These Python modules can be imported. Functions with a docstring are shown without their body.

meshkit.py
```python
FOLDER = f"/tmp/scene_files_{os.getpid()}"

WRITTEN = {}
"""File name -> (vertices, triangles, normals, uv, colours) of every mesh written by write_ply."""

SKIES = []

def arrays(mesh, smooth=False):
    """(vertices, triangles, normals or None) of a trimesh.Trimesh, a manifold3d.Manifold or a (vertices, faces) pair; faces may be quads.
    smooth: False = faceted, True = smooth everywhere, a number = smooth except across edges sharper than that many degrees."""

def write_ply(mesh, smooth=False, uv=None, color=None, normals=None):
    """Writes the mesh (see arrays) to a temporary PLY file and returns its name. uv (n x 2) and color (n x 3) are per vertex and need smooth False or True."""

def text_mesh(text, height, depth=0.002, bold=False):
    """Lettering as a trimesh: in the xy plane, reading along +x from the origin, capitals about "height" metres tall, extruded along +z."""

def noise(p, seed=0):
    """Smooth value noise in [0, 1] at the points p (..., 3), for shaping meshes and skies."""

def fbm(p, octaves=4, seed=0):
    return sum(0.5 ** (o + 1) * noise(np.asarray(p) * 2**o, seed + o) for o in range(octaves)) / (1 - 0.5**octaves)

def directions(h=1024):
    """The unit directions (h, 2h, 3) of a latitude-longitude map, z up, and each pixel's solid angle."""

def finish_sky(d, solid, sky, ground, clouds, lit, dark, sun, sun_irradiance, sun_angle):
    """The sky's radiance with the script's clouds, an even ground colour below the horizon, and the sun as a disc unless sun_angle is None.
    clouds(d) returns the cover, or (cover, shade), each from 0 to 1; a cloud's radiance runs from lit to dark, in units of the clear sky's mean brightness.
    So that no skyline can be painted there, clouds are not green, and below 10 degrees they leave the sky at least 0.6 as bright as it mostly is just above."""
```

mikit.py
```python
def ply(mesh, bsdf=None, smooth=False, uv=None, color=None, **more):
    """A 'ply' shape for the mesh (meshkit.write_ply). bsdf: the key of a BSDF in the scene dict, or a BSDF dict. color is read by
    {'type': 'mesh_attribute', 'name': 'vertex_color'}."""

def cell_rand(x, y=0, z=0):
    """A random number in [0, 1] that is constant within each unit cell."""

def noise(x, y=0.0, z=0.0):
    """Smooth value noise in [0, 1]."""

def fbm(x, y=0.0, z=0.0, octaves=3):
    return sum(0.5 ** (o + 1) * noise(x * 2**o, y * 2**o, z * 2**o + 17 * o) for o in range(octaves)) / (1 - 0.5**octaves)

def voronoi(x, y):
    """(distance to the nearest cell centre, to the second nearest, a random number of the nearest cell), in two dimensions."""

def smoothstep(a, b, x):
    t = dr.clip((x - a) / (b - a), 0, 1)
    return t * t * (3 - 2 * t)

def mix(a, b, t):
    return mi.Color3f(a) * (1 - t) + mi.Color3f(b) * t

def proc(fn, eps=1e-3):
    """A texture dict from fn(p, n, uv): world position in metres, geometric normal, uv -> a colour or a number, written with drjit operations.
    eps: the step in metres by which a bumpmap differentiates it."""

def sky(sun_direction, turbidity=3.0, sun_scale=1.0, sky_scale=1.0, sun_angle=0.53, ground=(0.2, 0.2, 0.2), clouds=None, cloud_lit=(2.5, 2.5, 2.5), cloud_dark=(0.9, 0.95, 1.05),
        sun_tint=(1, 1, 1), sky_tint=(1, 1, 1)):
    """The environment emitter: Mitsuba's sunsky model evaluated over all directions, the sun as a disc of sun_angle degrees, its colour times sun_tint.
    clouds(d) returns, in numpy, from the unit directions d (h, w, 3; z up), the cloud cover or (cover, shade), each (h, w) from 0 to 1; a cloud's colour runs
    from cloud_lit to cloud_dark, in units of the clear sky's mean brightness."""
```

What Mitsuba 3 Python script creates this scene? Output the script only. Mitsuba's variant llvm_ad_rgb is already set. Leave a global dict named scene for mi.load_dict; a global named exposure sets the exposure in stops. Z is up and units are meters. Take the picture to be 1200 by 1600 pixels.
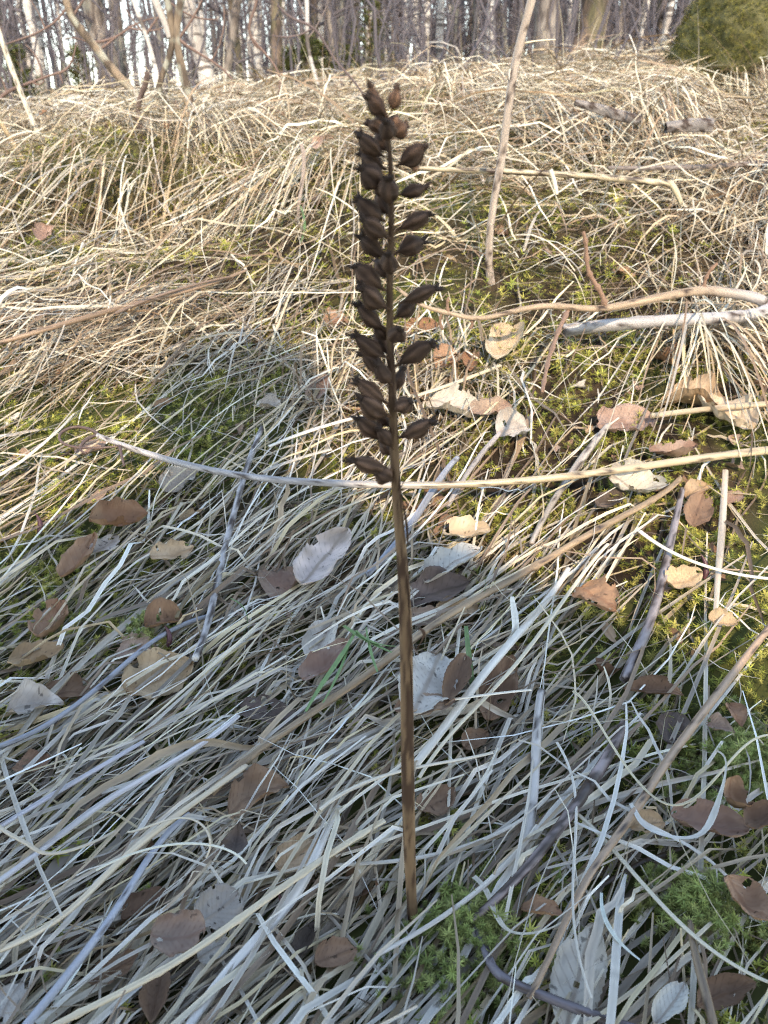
import math, numpy as np, trimesh, manifold3d, mitsuba as mi, mikit, meshkit
from scipy.interpolate import PchipInterpolator
import drjit as dr
T = mi.ScalarTransform4f
rng = np.random.default_rng(7)
scene, labels = {}, {}

# ------------------------------------------------------------------ camera, sky, exposure
CAM, PITCH, FPX = np.array([0., 0., .338]), math.radians(27.0), 1186.0     # focal length in pixels of the 1200 x 1600 photograph
FWD = np.array([0, math.cos(PITCH), -math.sin(PITCH)]); UP = np.array([0, math.sin(PITCH), math.cos(PITCH)]); RIGHT = np.array([1., 0, 0])
scene['camera'] = {'type': 'thinlens', 'fov': math.degrees(2 * math.atan(600 / FPX)), 'fov_axis': 'x', 'near_clip': .01, 'far_clip': 600.,
                   'aperture_radius': .0008, 'focus_distance': .46, 'to_world': T().look_at(CAM.tolist(), (CAM + FWD).tolist(), [0, 0, 1])}
SUN = np.array([.12, -1., .78])
scene['sky'] = mikit.sky(SUN.tolist(), turbidity=2.2, sun_scale=.37, sky_scale=1.85, sun_angle=1.0, sky_tint=(1.28, .98, .75), sun_tint=(1, .985, .97), ground=(.2, .18, .14))
exposure = 3.42

# ------------------------------------------------------------------ materials
def vc_bsdf(rough, spec): return {'type': 'twosided', 'b': {'type': 'principled', 'base_color': {'type': 'mesh_attribute', 'name': 'vertex_color'}, 'roughness': rough, 'specular': spec}}
scene['mat_straw'] = vc_bsdf(.42, .45)
scene['mat_matte'] = vc_bsdf(.75, .25)
S3 = mikit.smoothstep
def ground_tex(p, n, uv):
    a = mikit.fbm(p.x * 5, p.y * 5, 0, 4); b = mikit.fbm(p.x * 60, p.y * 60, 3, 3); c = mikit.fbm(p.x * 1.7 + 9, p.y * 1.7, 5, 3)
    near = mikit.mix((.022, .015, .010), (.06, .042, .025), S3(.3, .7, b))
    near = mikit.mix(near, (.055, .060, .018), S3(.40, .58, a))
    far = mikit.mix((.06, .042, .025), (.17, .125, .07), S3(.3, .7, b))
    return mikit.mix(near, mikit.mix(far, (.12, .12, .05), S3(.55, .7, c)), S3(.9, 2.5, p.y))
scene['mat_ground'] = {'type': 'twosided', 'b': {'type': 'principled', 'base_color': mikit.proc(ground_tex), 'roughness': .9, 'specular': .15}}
def birch_tex(p, n, uv):
    band = mikit.fbm(p.x * 5, p.y * 5, p.z * 30, 3); big = mikit.fbm(p.x * 3, p.y * 3, p.z * 4 + 3, 3)
    return mikit.mix(mikit.mix((.58, .55, .53), (.34, .31, .29), S3(.4, .7, big)), (.07, .055, .05), S3(.56, .64, band) * .85)
def grey_tex(p, n, uv):
    f = mikit.fbm(p.x * 30, p.y * 30, p.z * 5, 4); g = mikit.fbm(p.x * 4, p.y * 4, p.z * 3 + 7, 3)
    return mikit.mix(mikit.mix((.085, .07, .065), (.24, .21, .19), S3(.35, .65, f)), (.24, .245, .21), S3(.52, .66, g) * .7)
def brown_tex(p, n, uv):
    f = mikit.fbm(p.x * 22, p.y * 22, p.z * 6, 4); g = mikit.fbm(p.x * 5 + 3, p.y * 5, p.z * 2, 3)
    return mikit.mix(mikit.mix((.06, .047, .04), (.18, .135, .11), S3(.3, .7, f)), (.13, .135, .06), S3(.5, .65, g) * .4)
def lichen_tex(p, n, uv):
    f = mikit.fbm(p.x * 60, p.y * 60, p.z * 14, 4); g = mikit.fbm(p.x * 26, p.y * 26, p.z * 16 + 7, 3)
    return mikit.mix(mikit.mix((.09, .07, .055), (.24, .185, .135), S3(.35, .65, f)), (.38, .38, .32), S3(.52, .62, g) * .7)
for nm, fn in (('birch', birch_tex), ('grey', grey_tex), ('brown', brown_tex), ('lichen', lichen_tex)):
    scene['mat_' + nm] = {'type': 'twosided', 'b': {'type': 'principled', 'base_color': mikit.proc(fn), 'roughness': .8, 'specular': .2}}
for nm, c, r in (('twig', (.105, .092, .105), .8), ('jacket', (.035, .04, .055), .8), ('trousers', (.05, .05, .05), .85), ('skin', (.55, .36, .28), .55), ('cap', (.06, .05, .05), .9), ('boot', (.05, .035, .025), .6), ('black_glass', (.01, .01, .012), .15)):
    scene['mat_' + nm] = {'type': 'twosided', 'b': {'type': 'principled', 'base_color': {'type': 'rgb', 'value': list(c)}, 'roughness': r}}

# ------------------------------------------------------------------ ground height and pixel helpers
_prof = PchipInterpolator([-30, -3, 0, .3, .5, .7, .95, 1.3, 1.65, 2.1, 2.5, 3.0, 4.0, 6, 10, 14, 60, 200], [-2.5, -.25, 0, .004, .026, .062, .115, .212, .283, .335, .362, .385, .43, .53, .74, .93, 3.0, 7])
def sstep(a, b, x):
    t = np.clip((np.asarray(x, float) - a) / (b - a), 0, 1); return t * t * (3 - 2 * t)
def ground(x, y):
    x, y = np.asarray(x, float), np.asarray(y, float)
    q = np.stack([x, y, x * 0], -1)
    z = _prof(y) + .075 * np.clip(x, -6, 6) * sstep(1.0, 3, y)
    amp = .012 + .05 * sstep(.8, 1.8, y) + .5 * sstep(12, 40, y)
    z = z + amp * (meshkit.fbm(q * 3.6, 3, 3) - .5) + .012 * (meshkit.noise(q * 14, 5) - .5)
    for cx, cy, r, h in MOUNDS: z = z + h * np.exp(-((x - cx) ** 2 + (y - cy) ** 2) / r ** 2)
    return z
MOUNDS = []
def ray(px, py):
    d = FWD + RIGHT * (px - 600) / FPX + UP * (800 - py) / FPX; return d
_ts = np.geomspace(.08, 40, 700)
def at(px, py, h=0.0):
    d = ray(px, py); p = CAM + _ts[:, None] * d
    g = p[:, 2] - ground(p[:, 0], p[:, 1]) - h
    k = int(np.argmax(g < 0)) if (g < 0).any() else len(_ts) - 1
    if k == 0: return p[0]
    a = g[k - 1] / (g[k - 1] - g[k] + 1e-12)
    return p[k - 1] + (p[k] - p[k - 1]) * np.clip(a, 0, 1)
def onplane(px, py, Y): d = ray(px, py); return CAM + d * (Y / d[1])
def depth(p): return float((np.asarray(p) - CAM) @ FWD)
def pxm(p): return depth(p) / FPX            # metres per photograph pixel at that point
MOUNDS = [(*at(px, py)[:2], r, h) for px, py, r, h in ((270, 185, .15, .10), (255, 330, .15, -.09), (205, 330, .05, -.05), (320, 350, .05, -.03), (1170, 190, .12, -.05), (1020, 215, .10, .04), (150, 260, .14, .05), (690, 180, .12, .05), (500, 290, .12, .03), (850, 215, .12, .04), (645, 1440, .045, -.010))]
def fbm2(x, y, s, seed, o=3): return meshkit.fbm(np.stack([x * s, y * s, x * 0], -1), o, seed)

# ------------------------------------------------------------------ names and labels
def numbered(name):
    if name not in labels and name not in scene: return name
    k = 1
    while f'{name}_{k:03d}' in labels or f'{name}_{k:03d}' in scene: k += 1
    return f'{name}_{k:03d}'
def thing(name, label=None, cat=None, group=None, kind=None):
    key = numbered(name); d = {}
    if label: d['label'] = label
    if cat: d['category'] = cat
    if group: d['group'] = group
    if kind: d['kind'] = kind
    labels[key] = d; return key
def part(parent, name, shape, label=None, kind=None):
    key = base = f'{parent}__{name}'; k = 1
    while key in scene: key = f'{base}_{k:03d}'; k += 1
    scene[key] = shape
    if label or kind: labels[key] = {**({'label': label} if label else {}), **({'kind': kind} if kind else {})}
    return key
def solo(name, shape, **kw):
    key = thing(name, **kw); scene[key] = shape; return key

# ------------------------------------------------------------------ mesh builders
def unit(v): return v / (np.linalg.norm(v, axis=-1, keepdims=True) + 1e-12)
def frames(P):
    t = unit(np.gradient(P, axis=-2)); m = unit(P[..., -1:, :] - P[..., :1, :])
    ref = np.where(np.abs(m[..., 2:]) < .8, np.array([0, 0, 1.]), np.array([1., 0, 0])) * np.ones_like(t)
    s = unit(np.cross(t, ref)); return t, s, np.cross(s, t)
def ribbons(P, W, roll=0., fold=.25, col=(.5, .4, .3), flat=False):
    """N blades at once. P (N,n,3), W (N,n) widths, col (N,3) or (N,n,3) -> (verts, faces), colours."""
    N, n, _ = P.shape; t, s, u = frames(P)
    r = np.broadcast_to(np.asarray(roll, float), (N, n))[..., None]
    s, u = s * np.cos(r) + u * np.sin(r), u * np.cos(r) - s * np.sin(r)
    w = W[..., None] / 2; col = np.asarray(col, float)
    col = np.broadcast_to(col[:, None] if col.ndim == 2 else col, (N, n, 3))
    if flat: V = np.stack([P - s * w, P + s * w], 2); k = 2
    else: V = np.stack([P - s * w + u * w * fold, P, P + s * w + u * w * fold], 2); k = 3
    C = np.repeat(col[:, :, None], k, 2).copy()
    if not flat: C[:, :, 1] *= .86
    i, j = np.meshgrid(np.arange(n - 1), np.arange(k - 1), indexing='ij')
    a = (i * k + j).ravel(); q = np.stack([a, a + 1, a + k + 1, a + k], -1)
    F = (q[None] + (np.arange(N) * n * k)[:, None, None]).reshape(-1, 4)
    F = np.vstack([F[:, [0, 1, 2]], F[:, [0, 2, 3]]])
    return V.reshape(-1, 3), F, C.reshape(-1, 3)
def tubes(P, R, sides=3, col=None):
    N, n, _ = P.shape; t, s, u = frames(P); u = -u; a = np.arange(sides) * 2 * np.pi / sides
    V = P[:, :, None] + np.broadcast_to(R, (N, n))[..., None, None] * (np.cos(a)[:, None] * s[:, :, None] + np.sin(a)[:, None] * u[:, :, None])
    i, j = np.meshgrid(np.arange(n - 1), np.arange(sides), indexing='ij')
    q = np.stack([i * sides + j, i * sides + (j + 1) % sides, (i + 1) * sides + (j + 1) % sides, (i + 1) * sides + j], -1).reshape(-1, 4)
    F = (q[None] + (np.arange(N) * n * sides)[:, None, None]).reshape(-1, 4)
    C = None if col is None else np.repeat(np.broadcast_to(np.asarray(col)[:, None] if np.ndim(col) == 2 else col, (N, n, 3)).reshape(N * n, 1, 3), sides, 1).reshape(-1, 3)
    return V.reshape(-1, 3), np.vstack([F[:, [0, 1, 2]], F[:, [0, 2, 3]]]), C
def join(*ms):
    V, F, C, o = [], [], [], 0
    for m in ms:
        V.append(m[0]); F.append(np.asarray(m[1]) + o); o += len(m[0])
        if len(m) > 2 and m[2] is not None: C.append(m[2])
    return np.vstack(V), np.vstack(F), (np.vstack(C) if C else None)
def shape(m, bsdf='mat_straw', smooth=True): return mikit.ply((m[0], m[1]), bsdf, smooth, color=m[2] if len(m) > 2 else None)
def spline(pts, n):
    p = np.asarray(pts, float); d = np.r_[0, np.cumsum(np.linalg.norm(np.diff(p, axis=0), axis=1) ** .7)]
    if len(p) < 3: return p[0] + (p[-1] - p[0]) * np.linspace(0, 1, n)[:, None]
    from scipy.interpolate import CubicSpline
    return CubicSpline(d, p)(np.linspace(0, d[-1], n))
def stalk(P, R, col, sides=9, streak=.35, seed=0, spots=.0, spotcol=(.05, .035, .03), bump=.08, cap=True, tipcol=None, flat=1.0):
    """One tube with streaks along it, dark spots and an uneven outline; closed ends."""
    n = len(P); t, s, u = frames(P[None]); s, u = s[0], -u[0]; a = np.arange(sides) * 2 * np.pi / sides
    ph = np.linspace(0, 1, n) * np.linalg.norm(np.diff(P, axis=0), axis=1).sum()
    ring = np.stack([np.cos(a)[None] * 3 + 0 * ph[:, None], np.sin(a)[None] * 3 + 0 * ph[:, None], ph[:, None] * 30 + 0 * a[None]], -1)
    fib = np.random.default_rng(seed + 1).normal(0, 1, sides); nz = meshkit.fbm(ring * np.array([1.2, 1.2, .6]), 3, seed) + .10 * fib[None]; big = meshkit.fbm(ring * np.array([.5, .5, 2.2]), 3, seed + 9)
    rr = np.asarray(R)[:, None] * (1 + bump * 2 * (nz - .5))
    V = P[:, None] + rr[..., None] * (np.cos(a)[None, :, None] * s[:, None] + np.sin(a)[None, :, None] * u[:, None] * flat)
    c = np.broadcast_to(np.asarray(col, float), (n, 3))[:, None] * (1 + streak * 2.4 * (nz - .5))[..., None] * np.ones((1, sides, 1))
    if spots: k = sstep(1 - spots, 1 - spots + .12, big + .25)[..., None]; c = c * (1 - k) + np.array(spotcol) * k
    if tipcol is not None: c[-1] = tipcol
    i, j = np.meshgrid(np.arange(n - 1), np.arange(sides), indexing='ij')
    q = np.stack([i * sides + j, i * sides + (j + 1) % sides, (i + 1) * sides + (j + 1) % sides, (i + 1) * sides + j], -1).reshape(-1, 4)
    F = np.vstack([q[:, [0, 1, 2]], q[:, [0, 2, 3]]]); V = V.reshape(-1, 3); c = np.clip(c, .004, .9).reshape(-1, 3)
    if cap:
        k = np.arange(sides); m = len(V); V = np.vstack([V, P[:1], P[-1:]]); c = np.vstack([c, c[:1], c[-1:]])
        F = np.vstack([F, np.stack([(k + 1) % sides, k, k * 0 + m], 1), np.stack([(n - 1) * sides + k, (n - 1) * sides + (k + 1) % sides, k * 0 + m + 1], 1)])
    return V, F, c

# ------------------------------------------------------------------ ground sheet
gy = np.unique(np.r_[np.linspace(-30, -2, 16), np.linspace(-2, 0, 24), np.linspace(0, 1.5, 110), np.linspace(1.5, 6.5, 130), np.geomspace(6.5, 200, 60)])
gu = np.linspace(-1, 1, 241); gu = np.sign(gu) * np.abs(gu) ** 1.7
gw = 2.6 + .95 * np.abs(gy) + 3 * sstep(0, -2, gy)
GX, GY = gu[None] * gw[:, None], np.repeat(gy[:, None], len(gu), 1)
V = np.stack([GX, GY, ground(GX, GY)], -1).reshape(-1, 3)
i, j = np.meshgrid(np.arange(len(gy) - 1), np.arange(len(gu) - 1), indexing='ij'); k = len(gu); a = (i * k + j).ravel()
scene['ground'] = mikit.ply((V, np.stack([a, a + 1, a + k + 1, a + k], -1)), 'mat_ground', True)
labels['ground'] = {'label': 'mossy earth of the clearing rising to a grassy crest', 'kind': 'structure'}

# ------------------------------------------------------------------ where moss shows and where straw lies
PATCH = [(*at(px, py)[:2], r * 1.5 * pxm(at(px, py)), h) for px, py, r, h in ((950, 850, 220, .5), (1000, 680, 180, .4), (1110, 1150, 130, .5), (690, 1450, 110, .55), (120, 780, 130, .6), (330, 690, 80, .3), (60, 690, 70, .3), (760, 340, 90, .4), (830, 330, 110, .4), (1000, 390, 90, .3), (60, 335, 60, .4), (130, 450, 80, .3), (620, 330, 70, .35), (300, 480, 80, .3), (1150, 800, 100, .3), (900, 1050, 90, .3), (560, 660, 70, .25), (560, 800, 60, .25), (420, 960, 50, .25), (900, 1400, 90, .35), (880, 390, 130, .6), (30, 400, 80, .6), (110, 205, 60, .5), (400, 570, 120, .35), (450, 450, 110, .3), (700, 740, 120, .4), (1100, 440, 80, .4), (60, 1000, 60, .25),
         (300, 1280, 240, -.4), (560, 1000, 110, -.15), (900, 250, 160, -.3), (150, 520, 120, -.2))]
def mossy(x, y):
    m = sstep(.40, .66, fbm2(x, y, 3.3, 21)) * .8 + .15
    for cx, cy, r, h in PATCH: m = m + h * np.exp(-((x - cx) ** 2 + (y - cy) ** 2) / r ** 2)
    return np.clip(m, 0, 1)
def scatter(n, y0, y1, keep, pad=.25, power=1.0):
    """n random points of the ground in front of the camera, between two distances, kept with the probability keep(x, y)."""
    out = []; got = 0
    while got < n:
        y = y0 + (y1 - y0) * rng.random(4 * n) ** power; hw = .53 * np.maximum(y, 0) + pad + .16
        x = (rng.random(4 * n) * 2 - 1) * hw; ok = (rng.random(4 * n) < hw / (.53 * max(y1, 0) + pad + .16)) & (rng.random(4 * n) < keep(x, y))
        out.append(np.stack([x[ok], y[ok]], 1)); got += ok.sum()
    return np.vstack(out)[:n]

# ------------------------------------------------------------------ dead leaves (traced one by one), built before the straw so that straw can pass under them
PAL = {'ash': ((.44, .40, .34), (.24, .19, .15)), 'silver': ((.50, .47, .425), (.27, .22, .18)), 'tan': ((.42, .31, .20), (.25, .16, .09)), 'rust': ((.29, .18, .115), (.2, .10, .055)), 'brown': ((.23, .145, .095), (.12, .07, .045)),
       'dark': ((.125, .095, .08), (.06, .045, .035)), 'pale': ((.56, .46, .33), (.38, .28, .18)), 'pink': ((.31, .225, .175), (.2, .12, .09))}
def outline(kind, u):
    s = (u + 1) / 2
    if kind == 'round': w = np.sqrt(np.clip(1 - u ** 2, 0, 1)) ** .85 * (1 + .06 * u)
    elif kind == 'birch': w = np.clip(s / .32, 0, 1) ** .6 * np.clip((1 - s) / .68, 0, 1) ** .85 * 1.05
    elif kind == 'long': w = np.clip(1 - u ** 2, 0, 1) ** .8
    else: w = np.clip(s, 0, 1) ** .5 * np.clip(1 - s, 0, 1) ** .62 * 1.62
    return w
TOP = []
def leaf_mesh(c, ax, ay, nrm, L, W, pal, kind, curl, seed, nu=34, nv=19):
    curl = curl * 1.35 if curl > .21 else curl
    r = np.random.default_rng(seed); u = np.linspace(-1, 1, nu); v = np.linspace(-1, 1, nv); U, Vv = np.meshgrid(u, v, indexing='ij')
    w = outline(kind, U); ser = 1 + .022 * np.sin(U * 46 + 3 * np.sign(Vv)) * (np.abs(Vv) > .9) + .20 * (meshkit.fbm(np.stack([U * 2.6, np.sign(Vv) * 3 + 0 * U, U * 0 + seed], -1), 3, 4) - .5)
    X = U * L / 2 + .04 * L * Vv ** 2 * r.uniform(-1, 1); Y = Vv * w * ser * W / 2 + .10 * W * r.uniform(-1, 1) * U ** 2
    q = np.stack([U * 1.6 + seed, Vv * 1.3, U * 0], -1); m = min(L, W)
    Z = curl * m * (.55 * Vv ** 2 * w - .12) + r.uniform(-.3, .5) * curl * m * U ** 2 + .22 * m * (meshkit.fbm(q, 3, seed % 50) - .5) * (.5 + abs(curl))
    edge = sstep(.6, 1, np.abs(Vv)) * w; Z = Z + edge * m * .28 * (meshkit.noise(q * 2.1 + 5, 8) - .35)
    vein = np.abs(((U - .55 * np.abs(Vv) * W / L * 1.3) * 4.2 * max(1, L / .05)) % 1 - .5); vein = sstep(.09, .0, vein) * (np.abs(Vv) < .96); rib = sstep(.10, .02, np.abs(Vv * w))
    Z = Z + .0005 * np.maximum(vein * .7, rib * 1.3)
    base, dk = (np.array(k) for k in PAL[pal]); base = base * r.uniform(.88, 1.12) * (1 + r.normal(0, .012, 3))
    f = meshkit.fbm(np.stack([X, Y, X * 0], -1) * 90 + seed, 4, 11)[..., None]; g = meshkit.fbm(np.stack([X, Y, X * 0], -1) * 34 + seed * 3, 3, 17)[..., None]
    C = base * (.66 + .68 * f); C = C + (dk - C) * (sstep(.50, .72, g) * .75); C = C + (dk - C) * (np.maximum(vein * .6, rib * .8) * (1 if pal in ('silver', 'pale', 'ash') else .75))[..., None]
    sp = meshkit.noise(np.stack([X, Y, X * 0], -1) * 420 + seed, 5)[..., None]; C = np.where(sp > (.90 if pal == 'silver' else .94), C * .4, C); C = C * (1 - .25 * sstep(.75, 1, np.abs(Vv)) * w)[..., None]
    P = c + X[..., None] * ax + Y[..., None] * ay + Z[..., None] * nrm
    a = (np.arange(nu - 1)[:, None] * nv + np.arange(nv - 1)[None]).ravel(); q4 = np.stack([a, a + nv, a + nv + 1, a + 1], -1)
    hole = meshkit.fbm(np.stack([U * 2.6 + seed * 1.7, Vv * 2.0, U * 0], -1), 2, 31).ravel(); rim = (np.abs(Vv) + np.abs(U) * .5).ravel()
    bad = (hole > .86) | ((hole > .74) & (rim > 1.0)); q4 = q4[~bad[q4].any(1)]
    return P.reshape(-1, 3), np.vstack([q4[:, [0, 1, 2]], q4[:, [0, 2, 3]]]), np.clip(C, .01, .9).reshape(-1, 3)
def leaf(cx, cy, lp, wp, ang, pal, kind, lift, curl, label, petiole=0, tilt=0.0):
    lift = lift * .001 + .003; c = at(cx, cy, lift); a = math.radians(ang); d = np.array([math.cos(a), -math.sin(a)]); n = np.array([math.sin(a), math.cos(a)])
    A = at(cx + d[0] * lp / 2, cy + d[1] * lp / 2, lift) - at(cx - d[0] * lp / 2, cy - d[1] * lp / 2, lift)
    B = at(cx + n[0] * wp / 2, cy + n[1] * wp / 2, lift) - at(cx - n[0] * wp / 2, cy - n[1] * wp / 2, lift)
    L = np.linalg.norm(A); ax = A / L; B = B - (B @ ax) * ax; W = min(np.linalg.norm(B), L * 1.15); ay = unit(B); nrm = np.cross(ax, ay)
    if nrm[2] < 0: ay, nrm = -ay, -nrm
    # leaves never lie quite flat
    r = np.random.default_rng(int(cx * 7 + cy)); tl = r.normal(0, .12) + tilt; nrm2 = unit(nrm + np.array([0, -1, 0]) * tl + np.array([1, 0, 0]) * r.normal(0, .1)); ax = unit(ax - (ax @ nrm2) * nrm2); ay = np.cross(nrm2, ax)
    seed = int(cx * 13 + cy * 7) % 997; m = leaf_mesh(c, ax, ay, nrm2, L, W, pal, kind, curl, seed, *((70, 35) if lp > 78 else (44, 23)))
    TOP.append((c[0], c[1], ax[:2].copy(), L / 2, W / 2, lift))
    if petiole:
        key = thing('dry_leaf', label, 'dead leaf'); part(key, 'blade', shape(m, 'mat_matte'))
        s = c - ax * L * .5; P = spline([s + ax * L * .03, s - ax * petiole * pxm(c) * .5 + nrm2 * .003, s - ax * petiole * pxm(c) + ay * .004], 8)
        part(key, 'petiole', shape(stalk(P, np.linspace(.0007, .0009, 8), PAL[pal][1], 6), 'mat_matte'))
    else: solo('dry_leaf', shape(m, 'mat_matte'), label=label, cat='dead leaf')
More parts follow.
